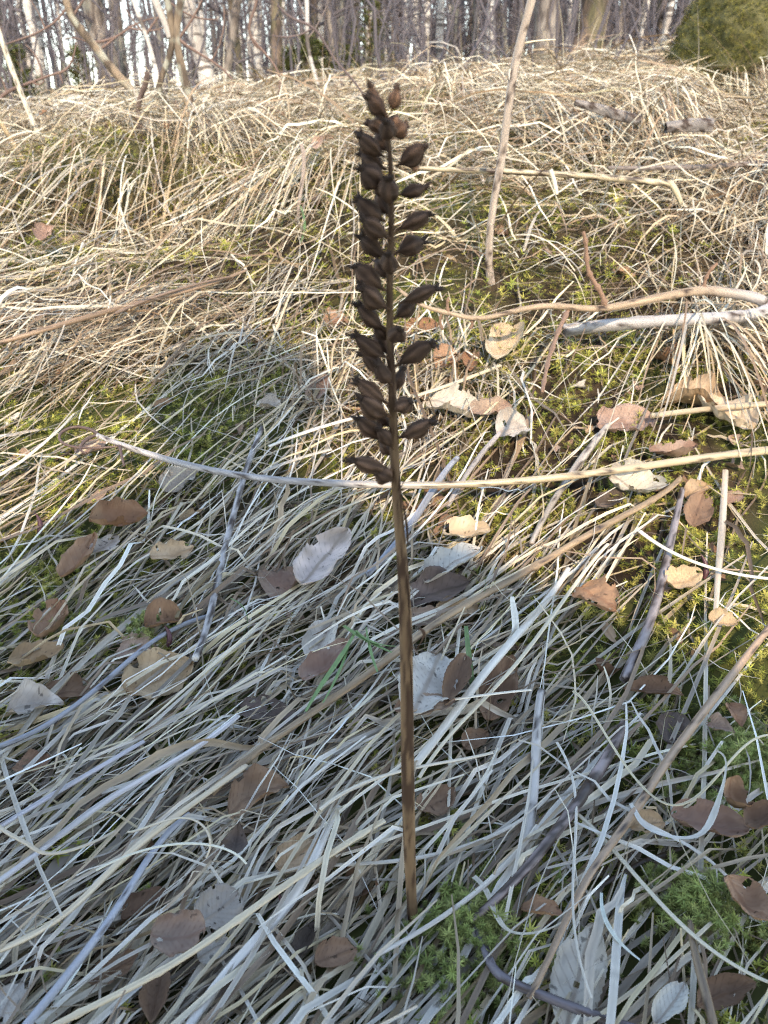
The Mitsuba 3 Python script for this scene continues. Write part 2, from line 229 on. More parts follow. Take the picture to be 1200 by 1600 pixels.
LEAVES = [
 (145, 702, 50, 40, 20, 'pink', 'ovate', 6, .3, 'small pinkish grey leaf lying behind the curled tip of the long stalk'),
 (284, 748, 66, 44, 30, 'silver', 'ovate', 10, .35, 'small silvery lilac leaf just below the left part of the long crossing stalk'),
 (418, 631, 44, 24, -10, 'silver', 'long', 12, .4, 'narrow grey leaf in the middle of the head shaped shadow'),
 (500, 606, 50, 40, 60, 'pink', 'ovate', 8, .3, 'pale pinkish leaf left of the seed stalk on the edge of the shadow'),
 (530, 499, 40, 32, 20, 'rust', 'ovate', 8, .3, 'faded reddish leaf left of the seed heads in the sunlit straw'),
 (658, 513, 58, 36, 5, 'rust', 'ovate', 8, .3, 'reddish leaf just below the knobbly branch tip'),
 (700, 561, 38, 34, 20, 'rust', 'round', 14, .5, 'orange red curled leaf right of the seed heads, left one of a pair'),
 (736, 562, 30, 36, 80, 'rust', 'ovate', 14, .5, 'orange brown leaf right of the seed heads, right one of a pair'),
 (788, 545, 56, 50, 60, 'pale', 'round', 16, .6, 'pale crumpled leaf under the middle of the looping branch'),
 (706, 631, 84, 40, -8, 'ash', 'ovate', 18, .5, 'silver white folded leaf to the right of the upper seed heads'),
 (768, 641, 70, 38, 12, 'pink', 'ovate', 12, .3, 'light brown leaf touching the right end of the folded silver leaf'),
 (802, 669, 50, 40, 15, 'silver', 'round', 16, .5, 'small lead grey crinkled leaf on bright moss right of the seed stalk'),
 (1042, 561, 44, 28, -15, 'rust', 'long', 10, .6, 'small red brown curled leaf among straw in front of the grey branch'),
 (1092, 622, 120, 56, -12, 'tan', 'ovate', 12, .4, 'large tan leaf under a stick at the right edge of the photo, left lobe'),
 (1135, 645, 100, 60, -25, 'pale', 'ovate', 15, .4, 'large pale cream leaf lapping over the tan leaf by the right edge'),
 (978, 662, 88, 56, 10, 'pink', 'ovate', 9, .3, 'dull brown leaf half hidden by straw right of the middle of the photo'),
 (1056, 706, 74, 40, 12, 'pink', 'ovate', 14, .5, 'light brown leaf resting just above the right part of the long stalk'),
 (995, 760, 92, 52, -10, 'ash', 'ovate', 12, .4, 'pale grey crumpled leaf just below the right part of the long stalk'),
 (955, 782, 50, 36, 30, 'dark', 'ovate', 10, .3, 'dark grey scrap of leaf below the pale crumpled one'),
 (1090, 800, 50, 60, 70, 'brown', 'ovate', 10, .4, 'brown leaf beside the top of the purple grey stick'),
 (186, 814, 92, 34, 12, 'rust', 'long', 18, .6, 'rusty brown curled leaf left of the middle below the long stalk'),
 (126, 869, 82, 44, 48, 'rust', 'ovate', 16, .4, 'brown leaf tilted upright between straws near the left edge'),
 (168, 852, 50, 34, 40, 'silver', 'ovate', 12, .3, 'small grey leaf tucked against the upright brown leaf'),
 (271, 865, 70, 34, 16, 'tan', 'ovate', 16, .3, 'clean oval tan leaf left of the slanting grey stick'),
 (80, 972, 66, 60, 60, 'rust', 'ovate', 10, .4, 'reddish tan leaf lying among straws at the left, above a pale one'),
 (255, 967, 62, 42, 8, 'brown', 'ovate', 20, .9, 'cupped olive brown leaf with a tuft of moss at its left end'),
 (56, 1027, 92, 44, 22, 'tan', 'ovate', 13, .3, 'flat tan leaf with a small hole at the left edge'),
 (52, 1097, 92, 50, 8, 'silver', 'birch', 20, .4, 'bright silver white pointed leaf near the left edge'),
 (110, 1080, 90, 44, 10, 'brown', 'ovate', 8, .3, 'brown leaf lying under the silver white pointed leaf'),
 (212, 1012, 66, 44, 10, 'pink', 'ovate', 9, .3, 'pinkish brown leaf below the cupped olive one'),
 (250, 1060, 116, 84, 25, 'tan', 'ovate', 9, .25, 'broad tan leaf under a zigzag of folded white straw'),
 (504, 873, 118, 78, 52, 'ash', 'ovate', 20, .25, 'large smooth silvery tan oval leaf left of the seed stalk', 0),
 (436, 905, 50, 80, 80, 'pink', 'ovate', 9, .3, 'greyish pink leaf behind straws left of the large oval leaf'),
 (503, 998, 66, 62, 60, 'silver', 'ovate', 12, .3, 'pale grey veined leaf left of the green grass tuft'),
 (512, 1036, 96, 52, 42, 'pink', 'ovate', 18, .5, 'brownish pink toothed leaf lapped over the pale grey veined one'),
 (420, 1116, 92, 52, -10, 'dark', 'ovate', 11, .3, 'dark grey leaf between straws below the green grass tuft'),
 (48, 1194, 62, 42, 20, 'brown', 'ovate', 9, .3, 'brown leaf at the left edge below the dark slanting stalk'),
 (728, 829, 76, 42, 8, 'pale', 'ovate', 18, .4, 'pale tan leaf topmost of the pile right of the stem'),
 (706, 878, 100, 62, 28, 'silver', 'ovate', 20, .3, 'silver grey leaf with a small hole in the pile right of the stem', 0),
 (690, 920, 104, 66, 15, 'dark', 'ovate', 14, .4, 'dark wrinkled grey brown leaf in the pile right of the stem'),
 (662, 965, 50, 40, 20, 'pink', 'ovate', 10, .3, 'small pinkish brown leaf at the foot of the pile right of the stem'),
 (716, 952, 70, 48, 20, 'tan', 'ovate', 10, .3, 'tan leaf under the long brown stalk at the foot of the leaf pile'),
 (670, 1062, 150, 116, 68, 'silver', 'ovate', 28, .18, 'largest leaf, broad and silver white with visible veins, right behind the stem', 14),
 (714, 1062, 88, 40, 68, 'brown', 'long', 33, .5, 'rolled dark brown strip of leaf on the right side of the largest silver leaf'),
 (665, 1103, 96, 46, 10, 'pink', 'ovate', 31, .2, 'brownish pink leaf covering the lower end of the largest silver leaf'),
 (778, 1078, 96, 74, 70, 'brown', 'ovate', 10, .3, 'dark brown leaf behind straws to the right of the largest silver leaf'),
 (929, 929, 74, 58, -30, 'rust', 'ovate', 20, .4, 'bright orange tan leaf lying alone on green moss at the right'),
 (1066, 910, 56, 44, 10, 'tan', 'ovate', 12, .5, 'tan brown leaf right of the purple grey stick'),
 (1130, 970, 48, 36, -10, 'tan', 'ovate', 18, .5, 'small tan curled leaf on moss near the right edge'),
 (1148, 1114, 42, 26, -55, 'rust', 'long', 16, .5, 'small brown leaf on edge in moss at the right, upper of two'),
 (1127, 1134, 50, 24, -18, 'pink', 'birch', 16, .4, 'small pinkish pointed leaf in moss at the right, lower of two'),
 (1022, 1076, 96, 26, -4, 'brown', 'long', 15, .6, 'long narrow brown leaf below the foot of the purple grey stick'),
 (1052, 1140, 48, 76, 80, 'dark', 'ovate', 9, .3, 'dark pinkish grey leaf beneath the long brown stalk at the right'),
 (742, 1156, 46, 46, 40, 'brown', 'ovate', 9, .4, 'small brown leaf right of the stem below the largest silver leaf'),
 (400, 1236, 104, 76, 28, 'brown', 'ovate', 15, .35, 'broad bark brown leaf in the straw left of the stem base'),
 (370, 1312, 52, 40, 80, 'dark', 'birch', 24, .5, 'dark purple brown pointed leaf standing up from the straw'),
 (466, 1334, 84, 66, 40, 'tan', 'ovate', 10, .3, 'pale tan leaf behind straws left of the stem base'),
 (342, 1420, 82, 66, 40, 'silver', 'round', 18, .2, 'round lilac white leaf with dark specks in the lower left straw'),
 (335, 1482, 60, 50, 30, 'silver', 'ovate', 13, .3, 'lilac grey leaf below the round specked one, crossed by straw'),
 (280, 1465, 86, 66, 5, 'pink', 'round', 21, .25, 'round brownish pink leaf touching the lilac specked leaf'),
 (243, 1555, 100, 44, 78, 'brown', 'long', 15, .4, 'long dull brown leaf standing in straw at the lower left'),
 (180, 1516, 90, 50, 25, 'brown', 'ovate', 10, .3, 'reddish brown leaf under straws at the lower left'),
 (226, 1410, 86, 48, 25, 'brown', 'ovate', 9, .3, 'brown leaf behind the blue grey stalk at the lower left'),
 (14, 1562, 74, 84, 60, 'silver', 'ovate', 11, .3, 'grey leaf cut by the lower left corner of the photo'),
 (525, 1492, 70, 60, 20, 'brown', 'ovate', 9, .3, 'brown leaf under straw at the bottom left of the stem base'),
 (478, 1466, 84, 40, 65, 'dark', 'ovate', 12, .4, 'dark purple grey leaf at the bottom beside the broad pale straw'),
 (1013, 1287, 58, 46, 10, 'tan', 'ovate', 14, .5, 'pale brown leaf left of the twisted white ribbon of grass'),
 (1105, 1285, 124, 62, -12, 'pink', 'ovate', 15, .5, 'large reddish brown leaf behind the twisted white ribbon of grass'),
 (1146, 1252, 52, 50, -50, 'rust', 'ovate', 18, .8, 'orange brown shrivelled leaf at the right above the large reddish one'),
 (1186, 1280, 60, 60, 30, 'brown', 'ovate', 20, .5, 'grey brown leaf cut by the right edge near the shrivelled one'),
 (1168, 1410, 96, 62, -45, 'rust', 'ovate', 16, .4, 'smooth red brown leaf at the right edge below the moss tuft'),
 (846, 1420, 68, 36, -8, 'rust', 'ovate', 13, .6, 'dark red brown leaf hidden behind stalks right of the stem base'),
 (905, 1522, 160, 112, 75, 'silver', 'ovate', 10, .2, 'large lead grey specked leaf under straws at the bottom right'),
 (1050, 1568, 84, 62, 55, 'silver', 'ovate', 22, .5, 'silver grey curled leaf at the bottom right corner'),
 (1130, 1552, 96, 70, 20, 'brown', 'ovate', 9, .4, 'brown leaf beside the dark stalk at the bottom right corner'),
 (684, 1256, 66, 60, 30, 'brown', 'ovate', 9, .3, 'dark brown leaf in shade right of the lower stem'),
 (66, 366, 26, 30, 70, 'pink', 'round', 40, .4, 'small pale leaf caught in the hay at the left edge'),
 (1090, 765, 44, 36, 30, 'tan', 'ovate', 9, .4, 'small tan leaf just below the right end of the long stalk'),
]
for L_ in LEAVES: leaf(*L_)
TOP.append((.012, .205, np.array([1., 0.]), .035, .035, .0175))      # the ground in front of the foot of the stem is open

# ------------------------------------------------------------------ straw: the thatch of dead grass lying on the moss
def under_leaves(P, H):
    """Lowers the points of most blades that would lie over one of the open leaves, so that they pass beneath it."""
    for (cx, cy, ax, a, b, lift) in TOP:
        if lift < .0105: continue
        pr = .93 if lift > .0175 else .66
        dx, dy = P[..., 0] - cx, P[..., 1] - cy; e = ((dx * ax[0] + dy * ax[1]) / (a * 1.12)) ** 2 + ((-dx * ax[1] + dy * ax[0]) / (b * 1.12)) ** 2
        hit = (e < 1.25) & (rng.random(len(P)) < pr)[:, None]
        H = np.where(hit, np.minimum(H, max(lift - .014, .002)), H)
    return H
STRAW_NEAR = np.array([(.66, .58, .44), (.60, .51, .37), (.54, .49, .42), (.45, .40, .34), (.70, .64, .53), (.40, .31, .21), (.60, .50, .32), (.25, .18, .125), (.66, .61, .54), (.72, .68, .61)])
STRAW_FAR = np.array([(.66, .57, .40), (.56, .46, .30), (.72, .66, .52), (.22, .15, .095), (.42, .32, .20), (.60, .53, .40), (.28, .20, .13), (.52, .46, .36), (.72, .67, .56), (.40, .36, .31), (.24, .17, .11)])
def lying(n, y0, y1, len_, wid, layer, npts, cols, keep, spread=18, wild=.14, flat=False, arc=0.0, power=1.0, pc=None, kink=.0):
    if y0 > .7: n = int(n * 1.15)
    xy = scatter(n, y0, y1, keep, .45 if y0 > .7 else .3, power); x, y = xy.T
    mean = 59 + 6 * sstep(.7, 1.1, y) + (14 - 65) * sstep(.95, 1.6, y) * sstep(-.2, .3, x + .1) + (fbm2(x, y, 2.6, 40) - .5) * (48 + 25 * sstep(.6, 1.2, y))
    az = np.radians(np.where(rng.random(n) < wild, rng.random(n) * 180, mean + rng.normal(0, spread, n))); L = len_ * np.exp(rng.normal(0, .4, n))
    s = np.linspace(-.5, .5, npts); bend = rng.normal(0, .26, n)[:, None] + kink * rng.normal(0, 1, (n, npts))
    A = az[:, None] + bend * s[None] * 2; dx = np.cos(A) * L[:, None] / (npts - 1); dy = np.sin(A) * L[:, None] / (npts - 1)
    X = np.cumsum(dx, 1) + x[:, None] - dx.sum(1, keepdims=True) / 2; Y = np.cumsum(dy, 1) + y[:, None] - dy.sum(1, keepdims=True) / 2
    h = layer * rng.random(n) ** 1.3; tl = rng.normal(0, layer * .35, n)
    H = h[:, None] + tl[:, None] * s[None] * 2 + (arc * rng.random(n) ** 2)[:, None] * (1 - 4 * s ** 2)[None] + rng.normal(0, layer * .06, (n, npts))
    P = np.stack([X, Y, X * 0], -1); H = np.maximum(H, .002)
    if y0 < 1.0: H = under_leaves(P, H)
    P[..., 2] = ground(X, Y) + H
    # nothing may stick into the lens
    W = wid * np.minimum(np.exp(rng.normal(0, .42, n)), 1.7)[:, None] * np.interp(np.abs(s * 2), [0, .6, 1], [1, .9, .35])[None] * np.where(rng.random(n) < .5, 1, np.linspace(.5, 1.2, npts)[:, None]).T
    pc = None if pc is None else np.array(pc) / np.sum(pc)
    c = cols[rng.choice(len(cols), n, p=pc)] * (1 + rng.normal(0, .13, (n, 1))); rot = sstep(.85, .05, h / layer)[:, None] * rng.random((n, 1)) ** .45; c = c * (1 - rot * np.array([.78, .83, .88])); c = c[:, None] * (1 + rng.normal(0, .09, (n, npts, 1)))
    roll = rng.normal(0, .5, n)[:, None] + rng.normal(0, 1.1, n)[:, None] * s[None]
    return ribbons(P, W, roll, rng.choice([.25, .5, -.2]), np.clip(c, .02, .8), flat)
keepS = lambda x, y: np.clip(1.22 - 1.25 * mossy(x, y), .07, 1)
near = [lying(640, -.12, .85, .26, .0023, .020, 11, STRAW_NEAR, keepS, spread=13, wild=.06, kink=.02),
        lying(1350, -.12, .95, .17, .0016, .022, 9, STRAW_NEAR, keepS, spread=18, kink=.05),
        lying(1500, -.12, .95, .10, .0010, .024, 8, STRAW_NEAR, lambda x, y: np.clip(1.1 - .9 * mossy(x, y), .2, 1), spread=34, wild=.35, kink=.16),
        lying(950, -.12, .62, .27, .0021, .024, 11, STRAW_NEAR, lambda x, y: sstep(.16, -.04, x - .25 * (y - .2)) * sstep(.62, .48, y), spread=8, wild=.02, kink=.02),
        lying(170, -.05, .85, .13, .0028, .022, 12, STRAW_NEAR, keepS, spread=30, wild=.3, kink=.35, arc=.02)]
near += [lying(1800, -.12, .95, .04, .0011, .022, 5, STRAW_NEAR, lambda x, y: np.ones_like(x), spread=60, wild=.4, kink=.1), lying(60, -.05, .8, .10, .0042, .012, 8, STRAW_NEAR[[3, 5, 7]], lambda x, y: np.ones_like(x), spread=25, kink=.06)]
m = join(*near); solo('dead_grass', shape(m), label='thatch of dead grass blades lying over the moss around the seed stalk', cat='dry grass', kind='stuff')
hk = lambda x, y: np.clip(1.2 - 1.2 * mossy(x, y), .06, 1)
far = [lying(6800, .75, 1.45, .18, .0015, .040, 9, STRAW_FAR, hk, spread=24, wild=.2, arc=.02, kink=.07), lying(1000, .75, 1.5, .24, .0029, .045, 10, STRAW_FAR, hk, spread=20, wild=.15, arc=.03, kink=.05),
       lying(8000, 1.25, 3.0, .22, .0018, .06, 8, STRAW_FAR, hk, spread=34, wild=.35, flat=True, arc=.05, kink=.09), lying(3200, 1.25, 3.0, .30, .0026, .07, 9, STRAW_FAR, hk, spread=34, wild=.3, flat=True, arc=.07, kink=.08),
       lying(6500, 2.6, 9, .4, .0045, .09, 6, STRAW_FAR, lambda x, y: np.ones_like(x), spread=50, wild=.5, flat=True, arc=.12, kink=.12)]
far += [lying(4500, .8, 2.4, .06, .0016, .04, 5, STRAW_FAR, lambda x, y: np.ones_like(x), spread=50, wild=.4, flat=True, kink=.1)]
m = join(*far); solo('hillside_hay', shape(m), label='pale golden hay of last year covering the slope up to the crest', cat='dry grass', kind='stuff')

# standing and drooping hay of the slope
def tuft(cx, cy, n, L, w, cols, lean=(0, -.4), rad=.08, droop=1.0, npts=8, r=rng, upr=.9):
    a = r.random(n) * 2 * np.pi; q = rad * np.sqrt(r.random(n)); x0, y0 = cx + q * np.cos(a), cy + q * np.sin(a)
    out = unit(np.stack([np.cos(a) + lean[0] * 1.6 + r.normal(0, .3, n), np.sin(a) + lean[1] * 1.6 + r.normal(0, .3, n)], -1)); ln = L * np.exp(r.normal(0, .3, n)); s = np.linspace(0, 1, npts)
    th = (upr * r.uniform(.75, 1.35, n))[:, None] - (droop * r.uniform(.7, 1.4, n))[:, None] * s[None] * 1.6; th = np.maximum(th, -1.35)
    dh = np.cos(th) * ln[:, None] / (npts - 1); dz = np.sin(th) * ln[:, None] / (npts - 1)
    hh = np.cumsum(dh, 1) - dh[:, :1]; zz = np.cumsum(dz, 1) - dz[:, :1]
    X = x0[:, None] + out[:, :1] * hh; Y = y0[:, None] + out[:, 1:] * hh; Z = np.maximum(ground(x0, y0)[:, None] + zz, ground(X, Y) + .006 + .02 * r.random((n, 1)))
    W = w * np.exp(r.normal(0, .35, n))[:, None] * np.interp(s, [0, .3, 1], [.8, 1, .25])[None]
    c = cols[r.integers(0, len(cols), n)] * (1 + r.normal(0, .12, (n, 1)))
    return ribbons(np.stack([X, Y, Z], -1), W, r.normal(0, .7, n)[:, None], .2, np.clip(c, .02, .8), True)
loose = []
for x, y in scatter(260, 1.1, 3.2, lambda x, y: np.ones_like(x)):
    loose.append(tuft(x, y, int(rng.integers(8, 30)), rng.uniform(.07, .18), .0024, STRAW_FAR, (rng.normal(0, .5), rng.normal(-.4, .4)), .06, rng.uniform(.4, .9), 7, upr=.9))
for x, y in scatter(190, 2.0, 4.8, lambda x, y: np.ones_like(x), .6):
    loose.append(tuft(x, y, int(rng.integers(5, 16)), rng.uniform(.08, .19), .0022, STRAW_FAR, (rng.normal(0, .3), rng.normal(-.1, .3)), .05, rng.uniform(.2, .6), 6, upr=1.35))
m = join(*loose); solo('standing_hay', shape(m), label='loose standing and bent hay scattered over the sunny slope', cat='dry grass', kind='stuff')
GREEN = np.array([(.10, .16, .04), (.16, .20, .06), (.08, .13, .05)])
def drape(c, n, L, w, cols, deg, spread, rad, npts=10, r=rng, h0=.06):
    x0, y0 = c[0] + rad * r.normal(0, 1, n), c[1] + rad * .6 * r.normal(0, 1, n); off = np.clip((x0 - c[0]) / (rad * 2), -1, 1)
    az = np.radians(deg + off * spread * .7 + r.normal(0, spread * .45, n)); ln = L * np.exp(r.normal(0, .28, n)); s = np.linspace(0, 1, npts)
    A = az[:, None] + r.normal(0, .22, n)[:, None] * s[None] ** 2; X = x0[:, None] + np.cumsum(np.cos(A) * ln[:, None] / npts, 1); Y = y0[:, None] + np.cumsum(np.sin(A) * ln[:, None] / npts, 1)
    za = ground(x0, y0) + r.uniform(.0, h0, n); zb = ground(X[:, -1], Y[:, -1]) + r.uniform(.0, .025, n)
    Z = za[:, None] + (zb - za)[:, None] * s[None] + (r.uniform(-.01, .055, n))[:, None] * np.sin(np.pi * s ** .8)[None] + .03 * np.minimum(s, .2)[None]
    Z = np.maximum(Z, ground(X, Y) + .004 + .02 * r.random((n, 1))); W = w * np.minimum(np.exp(r.normal(0, .35, n)), 1.7)[:, None] * np.interp(s, [0, .3, 1], [.8, 1, .3])[None]
    c_ = cols[r.integers(0, len(cols), n)] * (1 + r.normal(0, .12, (n, 1)))
    return ribbons(np.stack([X, Y, Z], -1), W, r.normal(0, .6, n)[:, None], .25, np.clip(c_, .02, .8))
TUSS = [(270, 185, 720, .42, .05, -84, 27, STRAW_FAR, 'big tussock of long pale hay hanging down below the forked shrub'),
        (325, 225, 120, .36, .06, -68, 22, STRAW_FAR, 'loose hay tussock falling away to the right of the big one'),
        (165, 245, 110, .30, .07, -95, 24, STRAW_FAR, 'rounded hay tussock left of the dark hollow'),
        (55, 235, 110, .32, .07, -85, 26, STRAW_FAR, 'hay tussock at the left edge behind the leaning pale stick'),
        (668, 120, 170, .24, .04, -85, 20, np.vstack([STRAW_FAR, GREEN, GREEN]), 'greenish hay tussock to the upper right of the seed heads'),
        (745, 165, 200, .26, .06, -80, 24, STRAW_FAR, 'bleached hay tussock left of the pale sapling, half way up the slope'),
        (490, 255, 110, .28, .06, -110, 28, STRAW_FAR, 'flattened hay tussock left of the upper seed heads'),
        (1012, 200, 200, .22, .035, -92, 14, STRAW_FAR, 'hay tussock hanging below the cut end of the log'),
        (1165, 150, 260, .26, .05, -90, 18, STRAW_FAR, 'hay tussock hanging in the dark gap below the mossy boulder'),
        (1075, 530, 110, .20, .012, -70, 55, STRAW_FAR, 'fan of combed hay spreading below the right end of the grey branch'),
        (860, 205, 160, .26, .05, -60, 30, STRAW_FAR, 'hay tussock just right of the pale sapling'),
        (420, 135, 120, .30, .07, -75, 28, STRAW_FAR, 'hay tussock on the crest behind the lying pale branch')]
for px, py, n, L, rad, deg, spr, cols, lab in TUSS:
    p = at(px, py); solo('grass_tussock', shape(drape(p, n, L, .0023, cols, deg, spr, rad, h0=.02 if n == 110 else .06)), label=lab, cat='grass tussock')

# ------------------------------------------------------------------ moss
def moss_shoots(x, y, z, size, nrm=None, whorls=3, per=6, cols=((.40, .41, .075), (.50, .47, .11), (.27, .31, .06), (.43, .39, .10)), r=rng):
    n = len(x); nrm = np.tile([0, 0, 1.], (n, 1)) if nrm is None else nrm
    d = unit(nrm + r.normal(0, .35, (n, 3))); s = unit(np.cross(d, [.3, .5, .2])); u = np.cross(d, s); sz = size * np.exp(r.normal(0, .3, n))
    c = np.asarray(cols)[r.integers(0, len(cols), n)] * (1 + r.normal(0, .18, (n, 1))); k = whorls * per
    lev = np.repeat(np.linspace(.35, 1, whorls), per)[None] + r.normal(0, .06, (n, k)); a = np.tile(np.arange(per) * 2 * np.pi / per, whorls)[None] + r.random((n, 1)) * 6 + r.normal(0, .25, (n, k))
    base = np.stack([x, y, z], -1)[:, None] + d[:, None] * (lev * sz[:, None] * 1.3)[..., None]
    rad = np.cos(a)[..., None] * s[:, None] + np.sin(a)[..., None] * u[:, None]; up = (.15 + .9 * (lev - .35))[..., None] * d[:, None]; ln = (sz[:, None] * r.uniform(.7, 1.15, (n, k)))[..., None]
    dirn = unit(rad + up); side = unit(np.cross(dirn, d[:, None])) * ln * .095; tip = base + dirn * ln - d[:, None] * ln * .18; mid = base + dirn * ln * .45
    V = np.stack([base - side, base + side, tip], 2).reshape(-1, 3); F = np.arange(n * k * 3).reshape(-1, 3)
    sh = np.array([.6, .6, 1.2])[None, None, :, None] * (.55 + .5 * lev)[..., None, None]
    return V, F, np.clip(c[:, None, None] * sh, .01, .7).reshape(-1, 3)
def moss_at(n, y0, y1, size, keep, **kw):
    xy = scatter(n, y0, y1, keep); x, y = xy.T; cl = fbm2(x, y, 28, 77, 2)
    return moss_shoots(x, y, ground(x, y) - .004 + .030 * (cl - .35) * min(1.5, size / .004), size * 1.0, **kw)
keepM = lambda x, y: np.clip((mossy(x, y) - .18) * 1.9, 0.03, 1)
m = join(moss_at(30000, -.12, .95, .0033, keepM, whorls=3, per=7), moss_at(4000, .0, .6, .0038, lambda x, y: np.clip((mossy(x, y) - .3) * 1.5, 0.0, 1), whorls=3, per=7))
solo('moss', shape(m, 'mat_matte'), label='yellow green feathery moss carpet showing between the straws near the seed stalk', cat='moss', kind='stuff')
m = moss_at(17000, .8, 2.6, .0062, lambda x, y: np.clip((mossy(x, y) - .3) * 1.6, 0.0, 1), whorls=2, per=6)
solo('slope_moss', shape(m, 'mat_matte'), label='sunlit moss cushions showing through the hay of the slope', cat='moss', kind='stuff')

# small scraps of leaf nobody could count
def scraps(n, y0, y1, size):
    xy = scatter(n, y0, y1, lambda x, y: np.ones_like(x) * .5 + .5 * (fbm2(x, y, 2, 91) > .5)); out = []
    names = ['pink', 'brown', 'tan', 'rust', 'pale', 'silver', 'dark', 'brown', 'pink']
    for k, (x, y) in enumerate(xy):
        a = rng.random() * 6.28; nm = unit(np.array([rng.normal(0, .3), rng.normal(-.15, .3), 1])); ax = unit(np.cross(nm, [math.cos(a), math.sin(a), 0])); L = size * rng.uniform(.5, 1.3)
        out.append(leaf_mesh(np.array([x, y, float(ground(x, y)) + (.006 if y < 1.3 else rng.uniform(.02, .06))]), ax, np.cross(nm, ax), nm, L, L * rng.uniform(.4, .7), names[rng.integers(0, 9)], ['ovate', 'birch', 'round'][k % 3], rng.uniform(.2, .8), k * 7 + 3, 9, 5))
    return join(*out)
solo('leaf_litter', shape(join(scraps(170, -.05, .9, .024), scraps(260, .9, 3, .032)), 'mat_matte'), label='small scraps of brown leaf litter scattered between straw and moss', cat='leaf litter', kind='stuff')

# ------------------------------------------------------------------ traced stalks, sticks and straws on the ground
def traced(name, cat, pts, w, lift, col, label, n=None, streak=.35, spots=0., sides=9, bow=0.0, tipcol=None, nodes=False, mat='mat_straw', group=None, bump=.08):
    lf = np.broadcast_to(np.asarray(lift, float), (len(pts),)) * .001
    P3 = np.array([at(px, py, h) for (px, py), h in zip(pts, lf)]); n = n or max(14, 9 * len(pts)); P = spline(P3, n)
    P[:, 2] = np.maximum(P[:, 2], ground(P[:, 0], P[:, 1]) + .004); P[:, 2] += bow * np.sin(np.linspace(0, np.pi, n))
    wp = np.interp(np.linspace(0, 1, n), np.linspace(0, 1, len(np.atleast_1d(w))), np.atleast_1d(w)); R = np.array([pxm(p) for p in P]) * wp / 2
    if nodes: R = R * (1 + .25 * (np.arange(n) % 11 == 5))
    sd = int(pts[0][0] + pts[0][1] * 3) % 900
    return solo(name, shape(stalk(P, R * (.86 if name == 'straw' else .95), col, 12 if name == 'straw' else sides, streak * 1.25, sd, spots, bump=bump * (1.6 if name == 'straw' else 1), tipcol=tipcol, flat=.5 if name == 'straw' else 1), mat), label=label, cat=cat, group=group)
GREY, TAN, BROWN, PURP, BLUE, PALE = (.36, .34, .34), (.44, .34, .22), (.25, .17, .11), (.27, .235, .24), (.25, .26, .30), (.62, .58, .54)
# the long stalk with the curled tip, its two tendrils as parts
key = thing('dry_stalk', 'long dry grey stalk lying across the whole scene, its left tip curled into a loop', 'stalk')
lp = [(152, 680), (210, 702), (300, 728), (400, 746), (500, 754), (620, 758), (720, 757), (850, 748), (960, 735), (1080, 718), (1215, 702)]
P = spline([at(x, y, h) for (x, y), h in zip(lp, np.linspace(.05, .028, len(lp)))], 90); wp = np.interp(np.linspace(0, 1, 90), [0, .1, .3, .6, 1], [7, 10, 11, 11, 13])
cl = np.array(GREY)[None] * (1 - sstep(.35, .6, np.linspace(0, 1, 90)))[:, None] + np.array((.47, .38, .26))[None] * sstep(.35, .6, np.linspace(0, 1, 90))[:, None]
part(key, 'shaft', shape(stalk(P, np.array([pxm(p) for p in P]) * wp / 2, cl, 10, .4, 3, .16)))
for tp in ([(156, 683), (138, 670), (112, 668), (95, 677), (94, 688), (110, 697), (150, 700), (184, 697)], [(150, 680), (132, 690), (126, 702), (135, 708)], [(187, 697), (190, 712), (194, 728)]):
    P = spline([at(x, y, .05) for x, y in tp], 26); part(key, 'tendril', shape(stalk(P, np.array([pxm(p) for p in P]) * np.linspace(2.8, 1.8, 26), (.10, .065, .055), 6, .3)))
traced('stick', 'stick', [(410, 668), (386, 730), (366, 800), (346, 880), (328, 960), (305, 1030)], [8, 11, 12, 12], [24, 20, 20, 20, 20, 22], GREY, 'slanting grey stick left of the stem with a pale broken lower end', spots=.3, tipcol=PALE)
traced('stick', 'stick', [(1066, 765), (1052, 830), (1036, 900), (1016, 970), (992, 1025), (976, 1062)], [9, 13, 16, 17], 18, PURP, 'purple grey stick standing out on moss at the right, thickest at its foot', spots=.25)
traced('dry_stalk', 'stalk', [(-20, 1172), (100, 1115), (190, 1042), (250, 995), (335, 960)], [9, 9, 7], [22, 24, 24, 22, 16], BLUE, 'dark blue grey stalk slanting up from the left edge', spots=.1)
traced('dry_stalk', 'stalk', [(330, 1240), (380, 1192), (500, 1105), (600, 1035), (690, 968), (810, 900), (920, 835), (1000, 792), (1062, 748)], [13, 12, 12, 11, 9], [18, 22, 24, 24, 26, 24, 22, 20, 18], (.33, .24, .155), 'longest brown stalk, passing behind the stem from lower left to upper right', spots=.12, nodes=True)
traced('dry_stalk', 'stalk', [(574, 898), (608, 862), (642, 820), (690, 745), (715, 715)], [9, 13, 12, 8], 20, BLUE, 'short dark blue grey stalk crossing close behind the middle of the stem', spots=.05)
traced('dry_stalk', 'stalk', [(826, 1560), (870, 1470), (920, 1370), (980, 1285), (1036, 1200), (1115, 1092), (1175, 1015), (1215, 965)], [10, 13, 14, 13, 11], [20, 24, 26, 28, 28, 26, 24, 22], (.31, .22, .155), 'long reddish brown stalk running up to the right edge', spots=.15, streak=.5)
traced('dry_stalk', 'stalk', [(735, 1440), (808, 1372), (880, 1285), (940, 1198), (975, 1130)], [13, 18, 20, 16], [16, 24, 26, 24, 18], (.27, .22, .22), 'thick purple brown split stalk right of the stem base', spots=.35, streak=.55)
